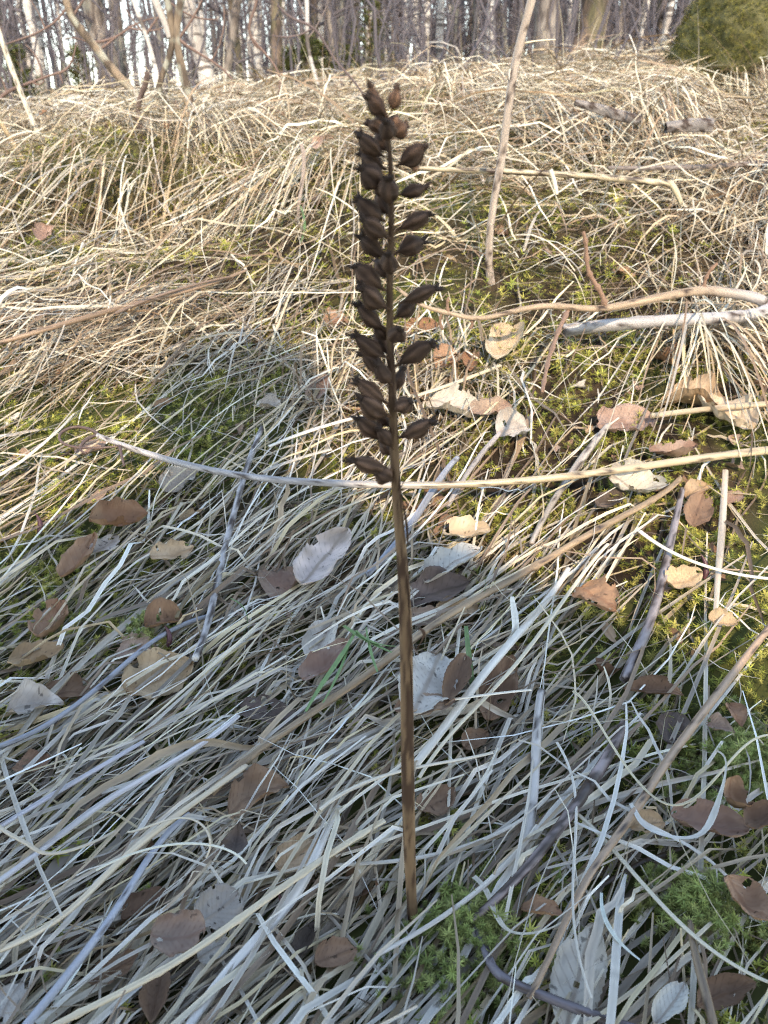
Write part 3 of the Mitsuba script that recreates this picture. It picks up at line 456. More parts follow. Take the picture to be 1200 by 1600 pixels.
traced('dry_stalk', 'stalk', [(738, 1432), (768, 1508), (790, 1530), (830, 1548), (900, 1576), (1000, 1612)], [13, 16, 16, 18], [14, 16, 20, 20, 18, 16], (.17, .15, .17), 'bent dark stalk curving along the bottom right of the stem base', spots=.25, streak=.5)
traced('dry_stalk', 'stalk', [(30, 1615), (108, 1520), (182, 1420), (238, 1332), (296, 1272)], [15, 14, 12, 9], [22, 26, 28, 26, 20], (.32, .33, .38), 'smooth blue grey stalk in the lower left straw', spots=.05, streak=.3)
traced('straw', 'grass stem', [(292, 1610), (395, 1475), (465, 1392), (500, 1322), (530, 1260)], [20, 22, 20, 10], [20, 22, 24, 22, 16], PALE, 'broad lilac white straw left of the stem base, widest in the foreground', streak=.25)
traced('straw', 'grass stem', [(68, 1612), (160, 1565), (270, 1506), (400, 1416), (490, 1352), (600, 1282)], [13, 14, 14, 12], [26, 30, 32, 32, 30, 24], (.54, .45, .32), 'long tan straw crossing over the pink round leaf to the stem base', streak=.3, nodes=True)
traced('straw', 'grass stem', [(-15, 1490), (130, 1404), (190, 1345), (290, 1264), (385, 1196)], [14, 14, 12], [24, 28, 30, 28, 22], (.52, .43, .31), 'long tan straw above the blue grey stalk at the left', streak=.35)
traced('straw', 'grass stem', [(-15, 1386), (100, 1300), (168, 1250), (250, 1202), (372, 1118)], [13, 14, 11], 26, (.50, .47, .47), 'lilac grey straw running up from the left edge, upper of three', streak=.3)
traced('straw', 'grass stem', [(-15, 1300), (60, 1255), (140, 1208), (225, 1158)], [12, 12, 9], 24, (.40, .38, .40), 'short grey straw at the left edge above the lilac grey one', streak=.3)
traced('stick', 'stick', [(815, 1345), (832, 1260), (836, 1195), (846, 1080)], [14, 16, 16, 14], [14, 18, 20, 24], (.52, .48, .45), 'upright broken greyish white stick right of the stem with a ragged dark top', spots=.22, tipcol=(.06, .05, .05))
traced('straw', 'grass stem', [(644, 1200), (700, 1128), (755, 1055), (840, 955), (888, 888)], [16, 17, 15, 9], [22, 26, 26, 24, 18], (.63, .58, .51), 'broad whitish straw rising right of the stem past the largest leaf', streak=.25)
traced('straw', 'grass stem', [(655, 1215), (720, 1130), (800, 1045), (890, 925), (950, 850)], [7, 8, 7], 28, (.55, .48, .36), 'thin tan straw running beside the broad whitish one', streak=.25)
traced('straw', 'grass stem', [(1134, 735), (1130, 800), (1124, 880), (1118, 962)], [10, 13, 13, 9], 18, (.47, .40, .32), 'upright tan straw on the moss near the right edge', streak=.4)
traced('stick', 'stick', [(1018, 650), (1100, 640), (1215, 630)], [9, 10, 10], 24, (.42, .34, .24), 'thin tan stick lying over the cream leaf at the right edge', spots=.1)
traced('straw', 'grass stem', [(420, 698), (470, 678), (566, 650)], [9, 10, 9], 24, (.60, .55, .47), 'pale straw left of the lower seed heads, upper of two', streak=.25)
traced('straw', 'grass stem', [(410, 738), (450, 722), (518, 702)], [8, 9, 8], 20, (.45, .40, .34), 'greyish straw left of the lower seed heads, lower of two', streak=.25)
traced('stick', 'stick', [(-15, 540), (80, 512), (200, 478), (290, 455), (385, 422)], [7, 9, 7, 4], 50, (.25, .175, .12), 'thin brown stick lying in the hay at the left edge', spots=.1)
traced('stick', 'stick', [(180, 490), (270, 455), (360, 432)], [5, 5, 3], 55, (.17, .12, .09), 'dark twig lying just above the thin brown stick')
traced('straw', 'grass stem', [(638, 622), (700, 602), (782, 571)], [9, 10, 8], 26, (.55, .47, .34), 'stout tan straw right of the seed heads below the orange leaves', streak=.35)
traced('leaf_stem', 'leaf stalk', [(276, 966), (300, 925), (322, 902), (342, 878)], [7, 8, 6], 26, (.13, .10, .055), 'dark olive leaf stalk rising from the cupped olive leaf')
traced('dry_stalk', 'stalk', [(1078, 1440), (1095, 1525), (1108, 1575), (1118, 1620)], [9, 15, 16], [16, 24, 24, 20], (.20, .145, .10), 'dark brown stalk at the bottom right corner', spots=.1, streak=.5)
traced('dry_stalk', 'stalk', [(700, 790), (760, 700), (800, 660)], [8, 9, 7], 14, (.33, .30, .29), 'short grey stalk on the moss right of the lowest seed heads', spots=.1)
traced('dry_stalk', 'stalk', [(830, 850), (885, 752), (930, 690), (950, 665)], [9, 12, 14, 10], 16, (.35, .31, .27), 'flattened grey brown stalk passing under the long stalk at the right', spots=.2, streak=.5)
traced('straw', 'grass stem', [(150, 1360), (290, 1318), (360, 1330), (385, 1350)], [5, 5, 4], 34, (.66, .62, .50), 'fine cream straw lying across the blue grey stalk', streak=.2)
traced('straw', 'grass stem', [(0, 1205), (10, 1300), (45, 1320), (70, 1333), (140, 1318), (180, 1298)], [7, 8, 6], [30, 36, 36, 34, 30, 26], (.52, .44, .33), 'looping brownish straw curling at the lower left edge', streak=.2)
traced('straw', 'grass stem', [(200, 1300), (250, 1285), (300, 1280), (326, 1305), (322, 1340)], [5, 5, 4], [30, 36, 38, 36, 30], (.50, .43, .33), 'thin straw arching over the top of the blue grey stalk')
traced('straw', 'grass stem', [(616, 1108), (700, 1094), (790, 1082), (830, 1078)], [6, 6, 5], 34, (.60, .54, .45), 'thin straw lying across the lower half of the largest leaf')
traced('straw', 'grass stem', [(500, 1265), (600, 1212), (700, 1190), (770, 1176)], [8, 8, 6], 28, (.57, .50, .40), 'straw passing just behind the lower stem', streak=.25)
traced('straw', 'grass stem', [(505, 1352), (600, 1347), (700, 1330), (800, 1290), (860, 1240)], [8, 9, 8, 6], 18, (.55, .50, .43), 'curved straw low behind the stem base', streak=.25)
traced('straw', 'grass stem', [(590, 1492), (680, 1440), (760, 1380), (840, 1290)], [9, 10, 9], [14, 18, 20, 20], (.56, .51, .45), 'straw in front of the stem base running up to the right', streak=.25)
traced('straw', 'grass stem', [(895, 1080), (960, 1170), (1050, 1258), (1140, 1190), (1215, 1150)], [5, 5, 5], [26, 30, 32, 36, 36], (.60, .52, .36), 'thin kinked straw bent into a V above the large reddish leaf')
traced('straw', 'grass stem', [(1000, 830), (1090, 880), (1215, 905)], [9, 9, 8], 26, (.66, .62, .52), 'pale straw stretching to the right edge above the small tan leaf', streak=.2)
traced('straw', 'grass stem', [(900, 1270), (960, 1330), (1040, 1420), (1120, 1490), (1215, 1540)], [8, 9, 9, 7], 22, (.54, .49, .38), 'straw falling to the lower right corner past the moss tuft', streak=.25)
traced('straw', 'grass stem', [(870, 1160), (900, 1260), (895, 1400), (925, 1560)], [5, 5, 4], 28, (.54, .50, .44), 'thin white straw hanging down over the lead grey leaf', streak=.2)
def blade(pts, w, lift, col, label, name='straw', cat='grass blade', roll=0.0, twist=0.0, n=30, parent=None):
    P = spline([at(x, y, h * .001) for (x, y), h in zip(pts, np.broadcast_to(lift, (len(pts),)))], n); s = np.linspace(0, 1, n)
    W = np.array([pxm(p) for p in P]) * np.interp(s, np.linspace(0, 1, len(w)), w)
    c = np.array(col)[None, None] * (1 + np.random.default_rng(int(pts[0][0])).normal(0, .06, (1, n, 1)))
    sh = shape(ribbons(P[None], W[None], (roll + twist * s)[None], .3, c))
    if parent: part(parent, 'blade', sh)
    else: solo(name, sh, label=label, cat=cat)
blade([(985, 1255), (1000, 1282), (1022, 1300), (1085, 1309), (1120, 1265), (1134, 1215), (1134, 1185), (1118, 1172)], [5, 9, 8, 12, 17, 14, 9, 3], [30, 32, 36, 34, 36, 40, 42, 40], (.56, .54, .50), 'twisted white ribbon of dead grass curling at the right', twist=2.2, roll=-.4)
blade([(952, 1612), (962, 1500), (968, 1420), (978, 1366)], [13, 14, 12, 4], [22, 24, 24, 20], (.54, .51, .46), 'broad upright white blade at the bottom right', roll=.1)
blade([(740, 1370), (775, 1430), (800, 1458), (860, 1452), (890, 1420)], [8, 12, 13, 8], [18, 22, 24, 24, 20], (.55, .50, .41), 'wide curled straw blade hanging right of the stem base', twist=1.2)
blade([(795, 1010), (805, 985), (803, 955), (800, 932)], [5, 11, 11, 6], [18, 26, 34, 40], (.62, .62, .58), 'short upright white blade right of the leaf pile')
blade([(940, 1395), (952, 1450), (1000, 1500)], [4, 8, 3], [26, 26, 22], (.52, .55, .50), 'pale curled blade behind the moss tuft')
key = thing('green_grass', 'small tuft of fresh green grass just left of the stem', 'grass tuft')
for pts, w in (([(478, 1112), (505, 1068), (532, 1028), (556, 986)], [5, 10, 10, 4]), ([(536, 978), (570, 1000), (612, 1020)], [8, 12, 5]), ([(556, 985), (585, 1005), (618, 1010)], [4, 7, 3]), ([(505, 1098), (530, 1050), (545, 1010)], [3, 6, 3]), ([(590, 1050), (580, 1020), (572, 980)], [3, 5, 2])):
    blade(pts, w, 30, (.15, .235, .085), None, parent=key, roll=.3)
for pts, w, lab in (([(738, 1072), (733, 1030), (728, 978)], [9, 9, 6], 'blue green blade of grass right of the largest leaf'), ([(760, 960), (757, 930), (760, 900)], [4, 5, 2], 'thin green blade above the foot of the leaf pile'), ([(905, 1200), (890, 1155), (880, 1125)], [7, 7, 2], 'dark green pointed blade among straws right of the upright broken stick'), ([(370, 1010), (385, 960), (360, 935)], [4, 5, 2], 'green blade beside the slanting grey stick'), ([(470, 380), (476, 350), (468, 320)], [3, 4, 2], 'green blade standing in sunny hay left of the seed heads'), ([(445, 378), (440, 350), (452, 330)], [3, 4, 2], 'greenish bent blade standing in the hay left of the taller green one')):
    blade(pts, w, [10, 25, 40], (.10, .17, .07), lab, name='green_grass')
# a few upright reddish sprout tips and dark seedlings
for x, y, h, lab in ((262, 1010, 34, 'dark red pointed sprout among straws left of the tan broad leaf'), (438, 1432, 40, 'dark purple pointed sprout left of the stem base'), (1100, 905, 40, 'dark red sprout beside the tan brown leaf at the right'), (60, 835, 34, 'thin dark red sprout near the left edge')):
    p = at(x, y, .015); k = pxm(p); P = spline([p, p + UP * k * h * .5 + RIGHT * k * 3, p + UP * k * h + RIGHT * k * -6], 8)
    solo('sprout', shape(stalk(P, np.array([.6, 1, 1.15, 1.1, .9, .7, .4, .08]) * k * 4, (.075, .028, .035), 7)), label=lab, cat='sprout')
# moss tuft standing proud at the lower right
for x, y, n, lab in ((1085, 1410, 420, 'pale green feathery moss tuft standing out at the lower right'), (1160, 1190, 800, 'bright moss cushion at the right edge below the small brown leaves'), (232, 985, 120, 'little moss tuft at the left end of the cupped leaf'), (735, 1450, 700, 'fresh green moss around the foot of the stem')):
    p = at(x, y, .01); q = rng.normal(0, 1, (n, 2)) * (.011 if n < 200 else .012 if n < 450 else .020); X, Y = p[0] + q[:, 0], p[1] + q[:, 1]; hz = np.exp(-(q ** 2).sum(1) / .0004)
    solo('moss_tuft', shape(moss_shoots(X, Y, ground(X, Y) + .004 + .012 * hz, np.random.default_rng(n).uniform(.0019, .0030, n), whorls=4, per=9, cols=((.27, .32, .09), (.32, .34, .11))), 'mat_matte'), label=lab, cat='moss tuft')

# ------------------------------------------------------------------ the looping branch on the right, with twigs
key = thing('fallen_branch', 'smooth grey branch at the right looping back into a knobbly twiggy tip', 'branch')
bp = [(880, 517, 25), (960, 507, 40), (1050, 501, 55), (1140, 496, 60), (1186, 489, 60), (1200, 478, 62), (1186, 468, 68), (1150, 459, 70), (1100, 454, 75), (1050, 461, 75), (1000, 471, 75), (930, 482, 75), (860, 478, 80), (800, 487, 80), (745, 497, 80), (700, 489, 85), (665, 479, 90), (640, 465, 95), (620, 450, 100)]
P = spline([at(x, y, h * .001) for x, y, h in bp], 130); wp = np.interp(np.linspace(0, 1, 130), [0, .22, .36, .45, .6, .8, 1], [19, 19, 17, 14, 11, 8, 5]); R = np.array([pxm(p) for p in P]) * wp / 2 * (1 + .12 * (rng.random(130) < .12))
wc = np.array((.37, .35, .35))[None] * (1 - sstep(.3, .5, np.linspace(0, 1, 130)))[:, None] + np.array((.33, .25, .18))[None] * sstep(.3, .5, np.linspace(0, 1, 130))[:, None]
part(key, 'limb', shape(stalk(P, R, wc, 11, .35, 12, .16, bump=.14), 'mat_matte'))
def knobby(pts, w, n=26):
    P = spline(pts, n); R = np.array([pxm(p) for p in P]) * np.linspace(w[0], w[1], n) / 2 * (1 + .55 * (np.arange(n) % 5 == 2)); return stalk(P, R, (.22, .14, .10), 7, .4, bump=.15)
def lifted(pts): return [at(x, y, h * .001) for x, y, h in pts]
Yb = float(at(945, 480, .075)[1])
part(key, 'twig', shape(knobby([onplane(945, 482, Yb), onplane(934, 450, Yb), onplane(920, 425, Yb), onplane(916, 395, Yb), onplane(911, 362, Yb)], (8, 6)), 'mat_matte'))
part(key, 'twig', shape(knobby([onplane(888, 484, Yb), onplane(868, 530, Yb - .1), onplane(855, 572, Yb - .18), onplane(848, 612, Yb - .26)], (7, 6)), 'mat_matte'))
Yc = float(at(1100, 454, .075)[1]); part(key, 'twig', shape(knobby([onplane(1100, 455, Yc), onplane(1104, 432, Yc), onplane(1121, 411, Yc)], (6, 5), 16), 'mat_matte'))
Yd = float(at(700, 489, .085)[1]); part(key, 'twig', shape(knobby([onplane(701, 490, Yd), onplane(699, 475, Yd), onplane(701, 464, Yd)], (5, 4), 10), 'mat_matte')); part(key, 'twig', shape(knobby([onplane(690, 490, Yd), onplane(688, 505, Yd), onplane(692, 515, Yd)], (4, 4), 10), 'mat_matte'))
part(key, 'twig', shape(knobby([onplane(735, 497, Yd), onplane(738, 508, Yd), onplane(733, 514, Yd)], (5, 4), 10), 'mat_matte'))

# ------------------------------------------------------------------ the seed stalk itself
key = thing('seed_stalk', 'upright brown dead orchid stem carrying many dark ribbed seed capsules, in the centre', 'plant')
SY = .236
sp = [(596, 158), (603, 185), (608, 230), (611, 290), (611, 370), (609, 440), (609, 500), (611, 560), (614, 640), (617, 720), (622, 800), (629, 880), (633, 960), (635, 1040), (636, 1120), (637, 1200), (639, 1290), (642, 1380), (645, 1430), (647, 1475)]
P = spline([onplane(x, y, SY) for x, y in sp], 120); f = np.linspace(0, 1, 120)
R = np.array([pxm(p) for p in P]) * np.interp(f, [0, .1, .25, .45, .52, .6, .75, .9, 1], [6, 10, 13, 17, 20, 20, 20, 17, 18]) / 2 * (1 + .05 * rng.normal(0, 1, 120) * 0)
sc = np.array((.13, .078, .042))[None] * (1 - sstep(.1, .45, f))[:, None] + np.array((.235, .15, .085))[None] * sstep(.1, .45, f)[:, None]
st = stalk(P, R, sc, 16, .35, 44, .30, (.075, .043, .027), bump=.11); part(key, 'stem', shape(st, 'mat_matte'))
CAPS = [((597, 176), (577, 131), 8, 0), ((606, 184), (573, 148), 12, -2), ((611, 176), (622, 136), 9, 2), ((606, 207), (572, 190), 10, 1), ((608, 216), (604, 188), 12, -7), ((612, 214), (635, 194), 11, 4), ((602, 246), (557, 209), 13, -2), ((604, 266), (561, 238), 13, 3), ((606, 292), (561, 260), 16, -4),
        ((618, 260), (667, 226), 13, -1), ((611, 322), (605, 276), 14, -7), ((620, 305), (669, 291), 11, 4), ((603, 346), (554, 309), 13, -1), ((610, 374), (562, 340), 14, -4), ((618, 360), (676, 331), 13, -2), ((606, 408), (560, 366), 12, 1), ((616, 397), (665, 376), 13, 4), ((610, 428), (606, 394), 13, -7),
        ((603, 454), (552, 411), 14, -2), ((609, 484), (562, 446), 13, -4), ((622, 474), (687, 447), 13, -2), ((615, 498), (650, 470), 12, 4), ((605, 517), (556, 474), 13, 1), ((609, 534), (584, 502), 11, 3), ((613, 534), (626, 513), 12, -7), ((608, 560), (551, 522), 12, -2), ((616, 574), (681, 532), 12, -1),
        ((610, 594), (562, 548), 12, -2), ((612, 602), (587, 566), 12, -4), ((616, 617), (630, 574), 10, 5), ((608, 632), (553, 590), 13, -2), ((610, 650), (559, 621), 14, -5), ((616, 642), (644, 626), 12, -5), ((618, 686), (679, 656), 12, -1), ((606, 692), (555, 650), 12, -1), ((614, 702), (590, 668), 10, -4),
        ((612, 714), (594, 688), 9, 4), ((613, 735), (548, 719), 13, -4), ((615, 752), (586, 736), 12, -3), ((607, 236), (588, 204), 11, 6), ((608, 300), (586, 282), 12, 6), ((609, 338), (590, 300), 11, 6), ((609, 440), (585, 404), 10, 6), ((609, 556), (585, 520), 10, 6), ((611, 668), (588, 640), 11, 5), ((606, 196), (590, 168), 10, 5), ((611, 208), (620, 180), 10, 5)]
def capsule(b, t, r, seed, light):
    rr = np.random.default_rng(seed); nr, ns = 19, 36; v = np.linspace(0, 1, nr); ln = np.linalg.norm(t - b); ax = (t - b) / ln; s = unit(np.cross(ax, [.2, -1, .3])); u = np.cross(s, ax)
    body = np.clip((v - .18) / .82, 0, 1); R = r * np.maximum(np.interp(v, [0, .18, .24], [.17, .24, .3]), np.sin(np.pi * (.03 + .90 * body) ** rr.uniform(.95, 1.15)) ** .66 * (body > 0)); sq = rr.uniform(.84, 1.12)
    a = np.arange(ns) * 2 * np.pi / ns; ph = rr.random() * 6; env = np.sin(np.pi * np.clip(body, 0, 1))[:, None] ** .6; rib = np.abs(np.cos(1.5 * (a + ph))) ** 5 + .75 * np.abs(np.sin(1.5 * (a + ph))) ** 7
    wr = meshkit.fbm(np.stack([np.cos(a)[None] * 2 + 0 * v[:, None] + seed, np.sin(a)[None] * 2 + 0 * v[:, None], v[:, None] * 4 + 0 * a[None]], -1), 3, 5) - .5
    rad = R[:, None] * (.88 + .24 * rib[None] * env + .50 * wr); sag = rr.uniform(-.10, .02) * ln * np.sin(np.pi * v)
    V = b + (v * ln)[:, None, None] * ax + np.array([0, 0, 1.]) * sag[:, None, None] + rad[..., None] * (np.cos(a)[None, :, None] * s * sq + np.sin(a)[None, :, None] * u)
    tone = np.array((.10, .058, .037)) * light * rr.uniform(.75, 1.25); C = np.array((.030, .018, .012)) + tone * (np.clip(rib, 0, 1)[None, :, None] * (.35 + .65 * env[..., None]) * (.7 + 1.4 * (wr[..., None] + .2))); C[:3] = np.array((.085, .048, .026)) * light
    i, j = np.meshgrid(np.arange(nr - 1), np.arange(ns), indexing='ij'); q = np.stack([i * ns + j, i * ns + (j + 1) % ns, (i + 1) * ns + (j + 1) % ns, (i + 1) * ns + j], -1).reshape(-1, 4)
    return V.reshape(-1, 3), np.vstack([q[:, [0, 1, 2]], q[:, [0, 2, 3]]]), np.clip(C, .004, .5).reshape(-1, 3), ax, s, u
for k, (b, t, rp, dy) in enumerate(CAPS):
    B = onplane(*b, SY + .0004 * dy); Tp = onplane(*t, SY + .001 * dy * 1.3); m = capsule(B, B + (Tp - B) * .90, rp * pxm(B) * 1.12, 100 + k, 1.9 if k in (30, 31, 37) else 1.0 + .5 * rng.random())
    ck = part(key, 'capsule', shape(m[:3], 'mat_matte'), label='lowest large capsule, lighter brown than the rest' if k == 37 else None)
    ax, s, u = m[3:]; e = B + (Tp - B) * .86; ln = np.linalg.norm(Tp - B); a = np.arange(7) * .9 + rng.random(7)
    sp_ = unit(ax[None] * rng.uniform(.4, 1.1, (7, 1)) + (np.cos(a)[:, None] * s + np.sin(a)[:, None] * u) * rng.uniform(.3, 1.0, (7, 1))); sl = ln * rng.uniform(.06, .26, (7, 1))
    Pt = np.stack([e + 0 * sp_, e + sp_ * sl * .5, e + sp_ * sl + ax * sl * .3], 1)
    part(ck, 'withered_tip', shape(tubes(Pt, np.array([.0007, .0008, .0001])[None] * rng.uniform(.6, 1.2, (7, 1)), 5, np.tile((.055, .036, .027), (7, 1))), 'mat_matte'))
for pts, w, lb in (([(648, 1022), (656, 1005), (660, 990), (654, 982)], [3, 6, 17, 4], 'small dried scale standing off the stem'), ([(612, 764), (600, 776), (588, 786)], [4, 9, 2], None), ([(622, 768), (630, 752), (634, 738)], [5, 6, 2], None), ([(605, 742), (596, 728), (600, 715)], [4, 7, 2], None)):
    Pb = spline([onplane(x, y, SY - .002) for x, y in pts], 12); W = np.interp(np.linspace(0, 1, 12), np.linspace(0, 1, 4 if len(w) > 3 else 3), w) * SY / FPX
    part(key, 'scale', shape(ribbons(Pb[None], W[None], .4, .5, np.tile((.085, .048, .030), (1, 1))), 'mat_matte'), label=lb)
for (x0, y0, x1, y1, dw) in ((622, 770, 630, 850, 11), (628, 880, 632, 960, 10), (633, 1010, 636, 1090, 9)):
    Pb = spline([onplane(x0 + 4, y0, SY - .0012), onplane((x0 + x1) / 2 + 6, (y0 + y1) / 2, SY - .0019), onplane(x1 + 6, y1, SY - .0016)], 12)
    part(key, 'sheath', shape(ribbons(Pb[None], np.interp(np.linspace(0, 1, 12), [0, .6, 1], [1, dw, dw * .6])[None] * SY / FPX, .5, .5, np.tile((.07, .04, .025), (1, 1))), 'mat_matte'))

# ------------------------------------------------------------------ slope: bent reed, logs, sapling, shrub, twigs, boulder
def pole(name, cat, pts, w, Y, col, label, mat='mat_matte', n=40, spots=.15, streak=.35, bump=.12, parent=None, sides=9, pname='stem', Y2=None):
    Ys = np.linspace(Y, Y if Y2 is None else Y2, len(pts)); P = spline([onplane(x, y, yy) for (x, y), yy in zip(pts, Ys)], n)
    R = np.array([pxm(p) for p in P]) * np.interp(np.linspace(0, 1, n), np.linspace(0, 1, len(w)), w) * (.35 if parent and pname == 'stem' else .46)
    sh = shape(stalk(P, R, col, sides, streak, int(pts[0][0]) % 700, spots, bump=bump)[:3 if mat in ('mat_matte', 'mat_straw') else 2], mat)
    if parent: return part(parent, pname, sh)
    return solo(name, sh, label=label, cat=cat)
YR = float(at(800, 275)[1]) - .3
key = thing('bent_reed', 'thick straw coloured reed lying on the slope, its right end snapped downwards', 'reed')
pole(None, None, [(655, 263), (760, 267), (870, 272), (960, 279), (1048, 287)], [8, 9, 10, 11, 11], YR, (.47, .40, .28), None, 'mat_straw', parent=key, spots=.3, pname='culm')
pole(None, None, [(1046, 285), (1054, 296), (1064, 318)], [11, 11, 8], YR, (.52, .45, .32), None, 'mat_straw', parent=key, n=12, pname='snapped_end')
pole(None, None, [(860, 265), (866, 285), (870, 304)], [7, 8, 6], YR - .02, (.62, .56, .44), None, 'mat_straw', parent=key, n=10, pname='sheath_leaf')
def logpiece(pts, w, Y, label, endc=None):
    key = thing('log', label, 'log'); P = spline([onplane(x, y, Y) for x, y in pts], 24); R = np.array([pxm(p) for p in P]) * np.interp(np.linspace(0, 1, 24), np.linspace(0, 1, len(w)), w) / 2
    part(key, 'bark', shape(stalk(P, R, (.22, .20, .195), 14, .6, 33, .3, bump=.10, cap=False), 'mat_matte'))
    d = unit(P[-1] - P[-2]); a = np.arange(14) * 2 * np.pi / 14; s = unit(np.cross(d, [0, 0, 1.])); u = np.cross(s, d); e = P[-1] - d * .002
    Vd = np.vstack([e + R[-1] * .97 * (np.cos(a)[:, None] * s + np.sin(a)[:, None] * u), e]); part(key, 'cut_end', shape((Vd, np.stack([np.arange(14), (np.arange(14) + 1) % 14, np.full(14, 14)], 1), np.tile((.30, .17, .09), (15, 1))), 'mat_matte'))
logpiece([(898, 160), (940, 172), (985, 185), (1000, 187)], [8, 14, 16, 14], float(at(960, 190)[1]) - .26, 'grey barked log half buried in hay on the slope, left piece')
logpiece([(1040, 200), (1075, 196), (1112, 196)], [15, 19, 20], float(at(1080, 215)[1]) - .26, 'short thick log with an orange brown cut end on the slope')
pole('stick', 'stick', [(950, 262), (1060, 262), (1215, 252)], [6, 8, 7], float(at(1080, 265)[1]) - .18, (.2, .17, .16), 'dark stick lying at the right edge above the bent reed')
Yp = float(at(768, 442)[1])
key = thing('sapling', 'slender pale leafless sapling right of the seed heads, leaning slightly right', 'sapling')
pole(None, None, [(768, 446), (765, 380), (773, 310), (787, 225), (799, 140), (815, 60), (838, -30), (860, -200), (900, -500)], [13, 12, 12, 14, 14, 14, 14, 11, 7], Yp, (.36, .30, .255), None, parent=key, n=90, spots=.2, pname='trunk', bump=.18)
pole(None, None, [(801, 132), (796, 118), (797, 108)], [6, 5, 4], Yp, (.5, .45, .4), None, parent=key, n=8, pname='twig')
pole(None, None, [(816, 68), (840, 64), (868, 62)], [3, 3, 2], Yp, (.6, .52, .4), None, parent=key, n=8, pname='twig')
# the multi-stemmed shrub on the left
YS = min(1.95, float(at(270, 215)[1])); key = thing('shrub', 'leafless grey shrub with several lichen spotted stems forking above the big hay tussock', 'shrub')
for pts, w, mat in (([(218, 155), (198, 132), (168, 98), (143, 66), (113, 26), (98, -30), (80, -160), (40, -400)], [18, 18, 17, 17, 18, 17, 14, 8], 'mat_lichen'), ([(249, 150), (245, 115), (228, 55), (210, 5), (185, -90), (150, -260)], [10, 9, 9, 10, 8, 4], 'mat_birch'),
                    ([(250, 152), (252, 122), (266, 82), (268, 40), (262, 0), (255, -110), (262, -330)], [14, 13, 15, 16, 15, 12, 7], 'mat_lichen'), ([(266, 60), (256, 32), (240, -5), (215, -80), (180, -240)], [15, 16, 16, 13, 8], 'mat_birch'), ([(305, 215), (298, 165), (284, 105), (276, 55), (283, 0), (300, -110), (330, -330)], [19, 18, 17, 16, 17, 14, 8], 'mat_lichen')):
    pole(None, None, pts, w, YS, (.3, .25, .2), None, mat, parent=key, n=70, pname='stem', bump=.16, sides=12)
def twigset(parent, pts, w, Y, col=(.16, .11, .095), name='twig'): pole(None, None, pts, w, Y, col, None, parent=parent, n=24, spots=0, pname=name, bump=.2, sides=6)
for pts, w in (([(143, 66), (170, 62), (205, 42)], [5, 4, 2]), ([(268, 45), (290, 70), (330, 95), (365, 128)], [6, 5, 4, 3]), ([(228, 55), (245, 30), (262, 10)], [4, 3, 2]), ([(160, 75), (185, 55), (208, 40), (240, 28)], [4, 3, 3, 2]), ([(280, 60), (300, 30), (320, -10)], [5, 4, 3]), ([(113, 26), (130, 0), (150, -40)], [5, 4, 3]), ([(105, 10), (70, 45), (30, 62), (-5, 75)], [4, 3, 3, 2]), ([(70, 45), (60, 20), (40, -10)], [3, 2, 2]), ([(150, 75), (120, 60), (100, 62)], [3, 2, 2]), ([(200, 42), (235, 48), (260, 40)], [3, 2, 2]), ([(330, 95), (346, 60), (350, 10)], [3, 3, 2]), ([(262, 0), (300, 25), (340, 30)], [3, 3, 2]), ([(228, 55), (200, 20), (180, -20)], [3, 2, 2])): twigset(key, pts, w, YS)
YT = YS - .2
pole('stick', 'stick', [(230, 112), (226, 135), (217, 165), (222, 215), (229, 242), (224, 282)], [8, 9, 8, 7, 6, 4], YT, (.11, .08, .07), 'dark crooked dead stick hanging over the big hay tussock', bump=.25)
pole('stick', 'stick', [(-8, 30), (20, 112), (42, 168), (70, 230), (94, 266)], [8, 9, 8, 8, 7], YT, (.58, .52, .42), 'thin pale stick leaning at the left edge')
pole('dry_stalk', 'stalk', [(-10, 175), (25, 232), (52, 272), (90, 306)], [7, 8, 8, 6], YT - .15, (.38, .29, .18), 'tan stalk leaning at the left edge below the pale stick')
pole('straw', 'grass stem', [(-10, 285), (40, 274), (90, 300), (130, 340)], [6, 6, 5], YT - .2, (.60, .52, .38), 'bleached bent straw at the left edge among the hay')
key = thing('twig', 'dark forking thorny twig reaching in from the left edge', 'twig'); Yt = YT + .05
for pts, w in (([(-8, 165), (15, 142), (50, 128), (85, 116), (104, 108), (116, 84), (119, 66)], [6, 6, 5, 4, 4, 3, 2]), ([(50, 128), (62, 132), (70, 125)], [4, 3, 2]), ([(10, 145), (5, 128), (-3, 116)], [4, 3, 2]), ([(66, 120), (58, 92), (40, 70)], [3, 3, 2]), ([(92, 112), (96, 124), (98, 130)], [3, 3, 2])): twigset(key, pts, w, Yt)
key = thing('twig', 'thin dark twig arching down into the crest hay left of the white sapling', 'twig')
for pts, w in (([(402, -20), (392, 30), (390, 52), (413, 82), (435, 115), (433, 150)], [6, 5, 5, 4, 4, 3]), ([(392, 55), (398, 70), (412, 80)], [3, 3, 2])): twigset(key, pts, w, YS + .2)
key = thing('twig', 'long thin dark twig slanting down behind the top of the seed heads', 'twig')
for pts, w in (([(433, 8), (475, 36), (492, 46), (520, 88), (545, 118), (572, 156)], [4, 5, 5, 4, 4, 3]), ([(488, 44), (462, 56), (425, 55)], [3, 3, 2])): twigset(key, pts, w, 1.9, (.13, .10, .10))
key = thing('fallen_branch', 'thin pale grey branch lying along the left crest', 'branch'); YL = float(at(400, 150)[1])
for pts, w in (([(252, 124), (300, 127), (350, 128), (398, 148), (440, 152), (488, 150)], [5, 6, 7, 8, 10, 9]), ([(398, 148), (372, 138), (340, 108), (300, 76)], [5, 4, 3, 3])): twigset(key, pts, w, YL, (.40, .36, .32), 'limb')
key = thing('sapling', 'thin white birch sapling standing on the crest left of the seed heads', 'sapling'); YW = float(at(502, 188)[1])
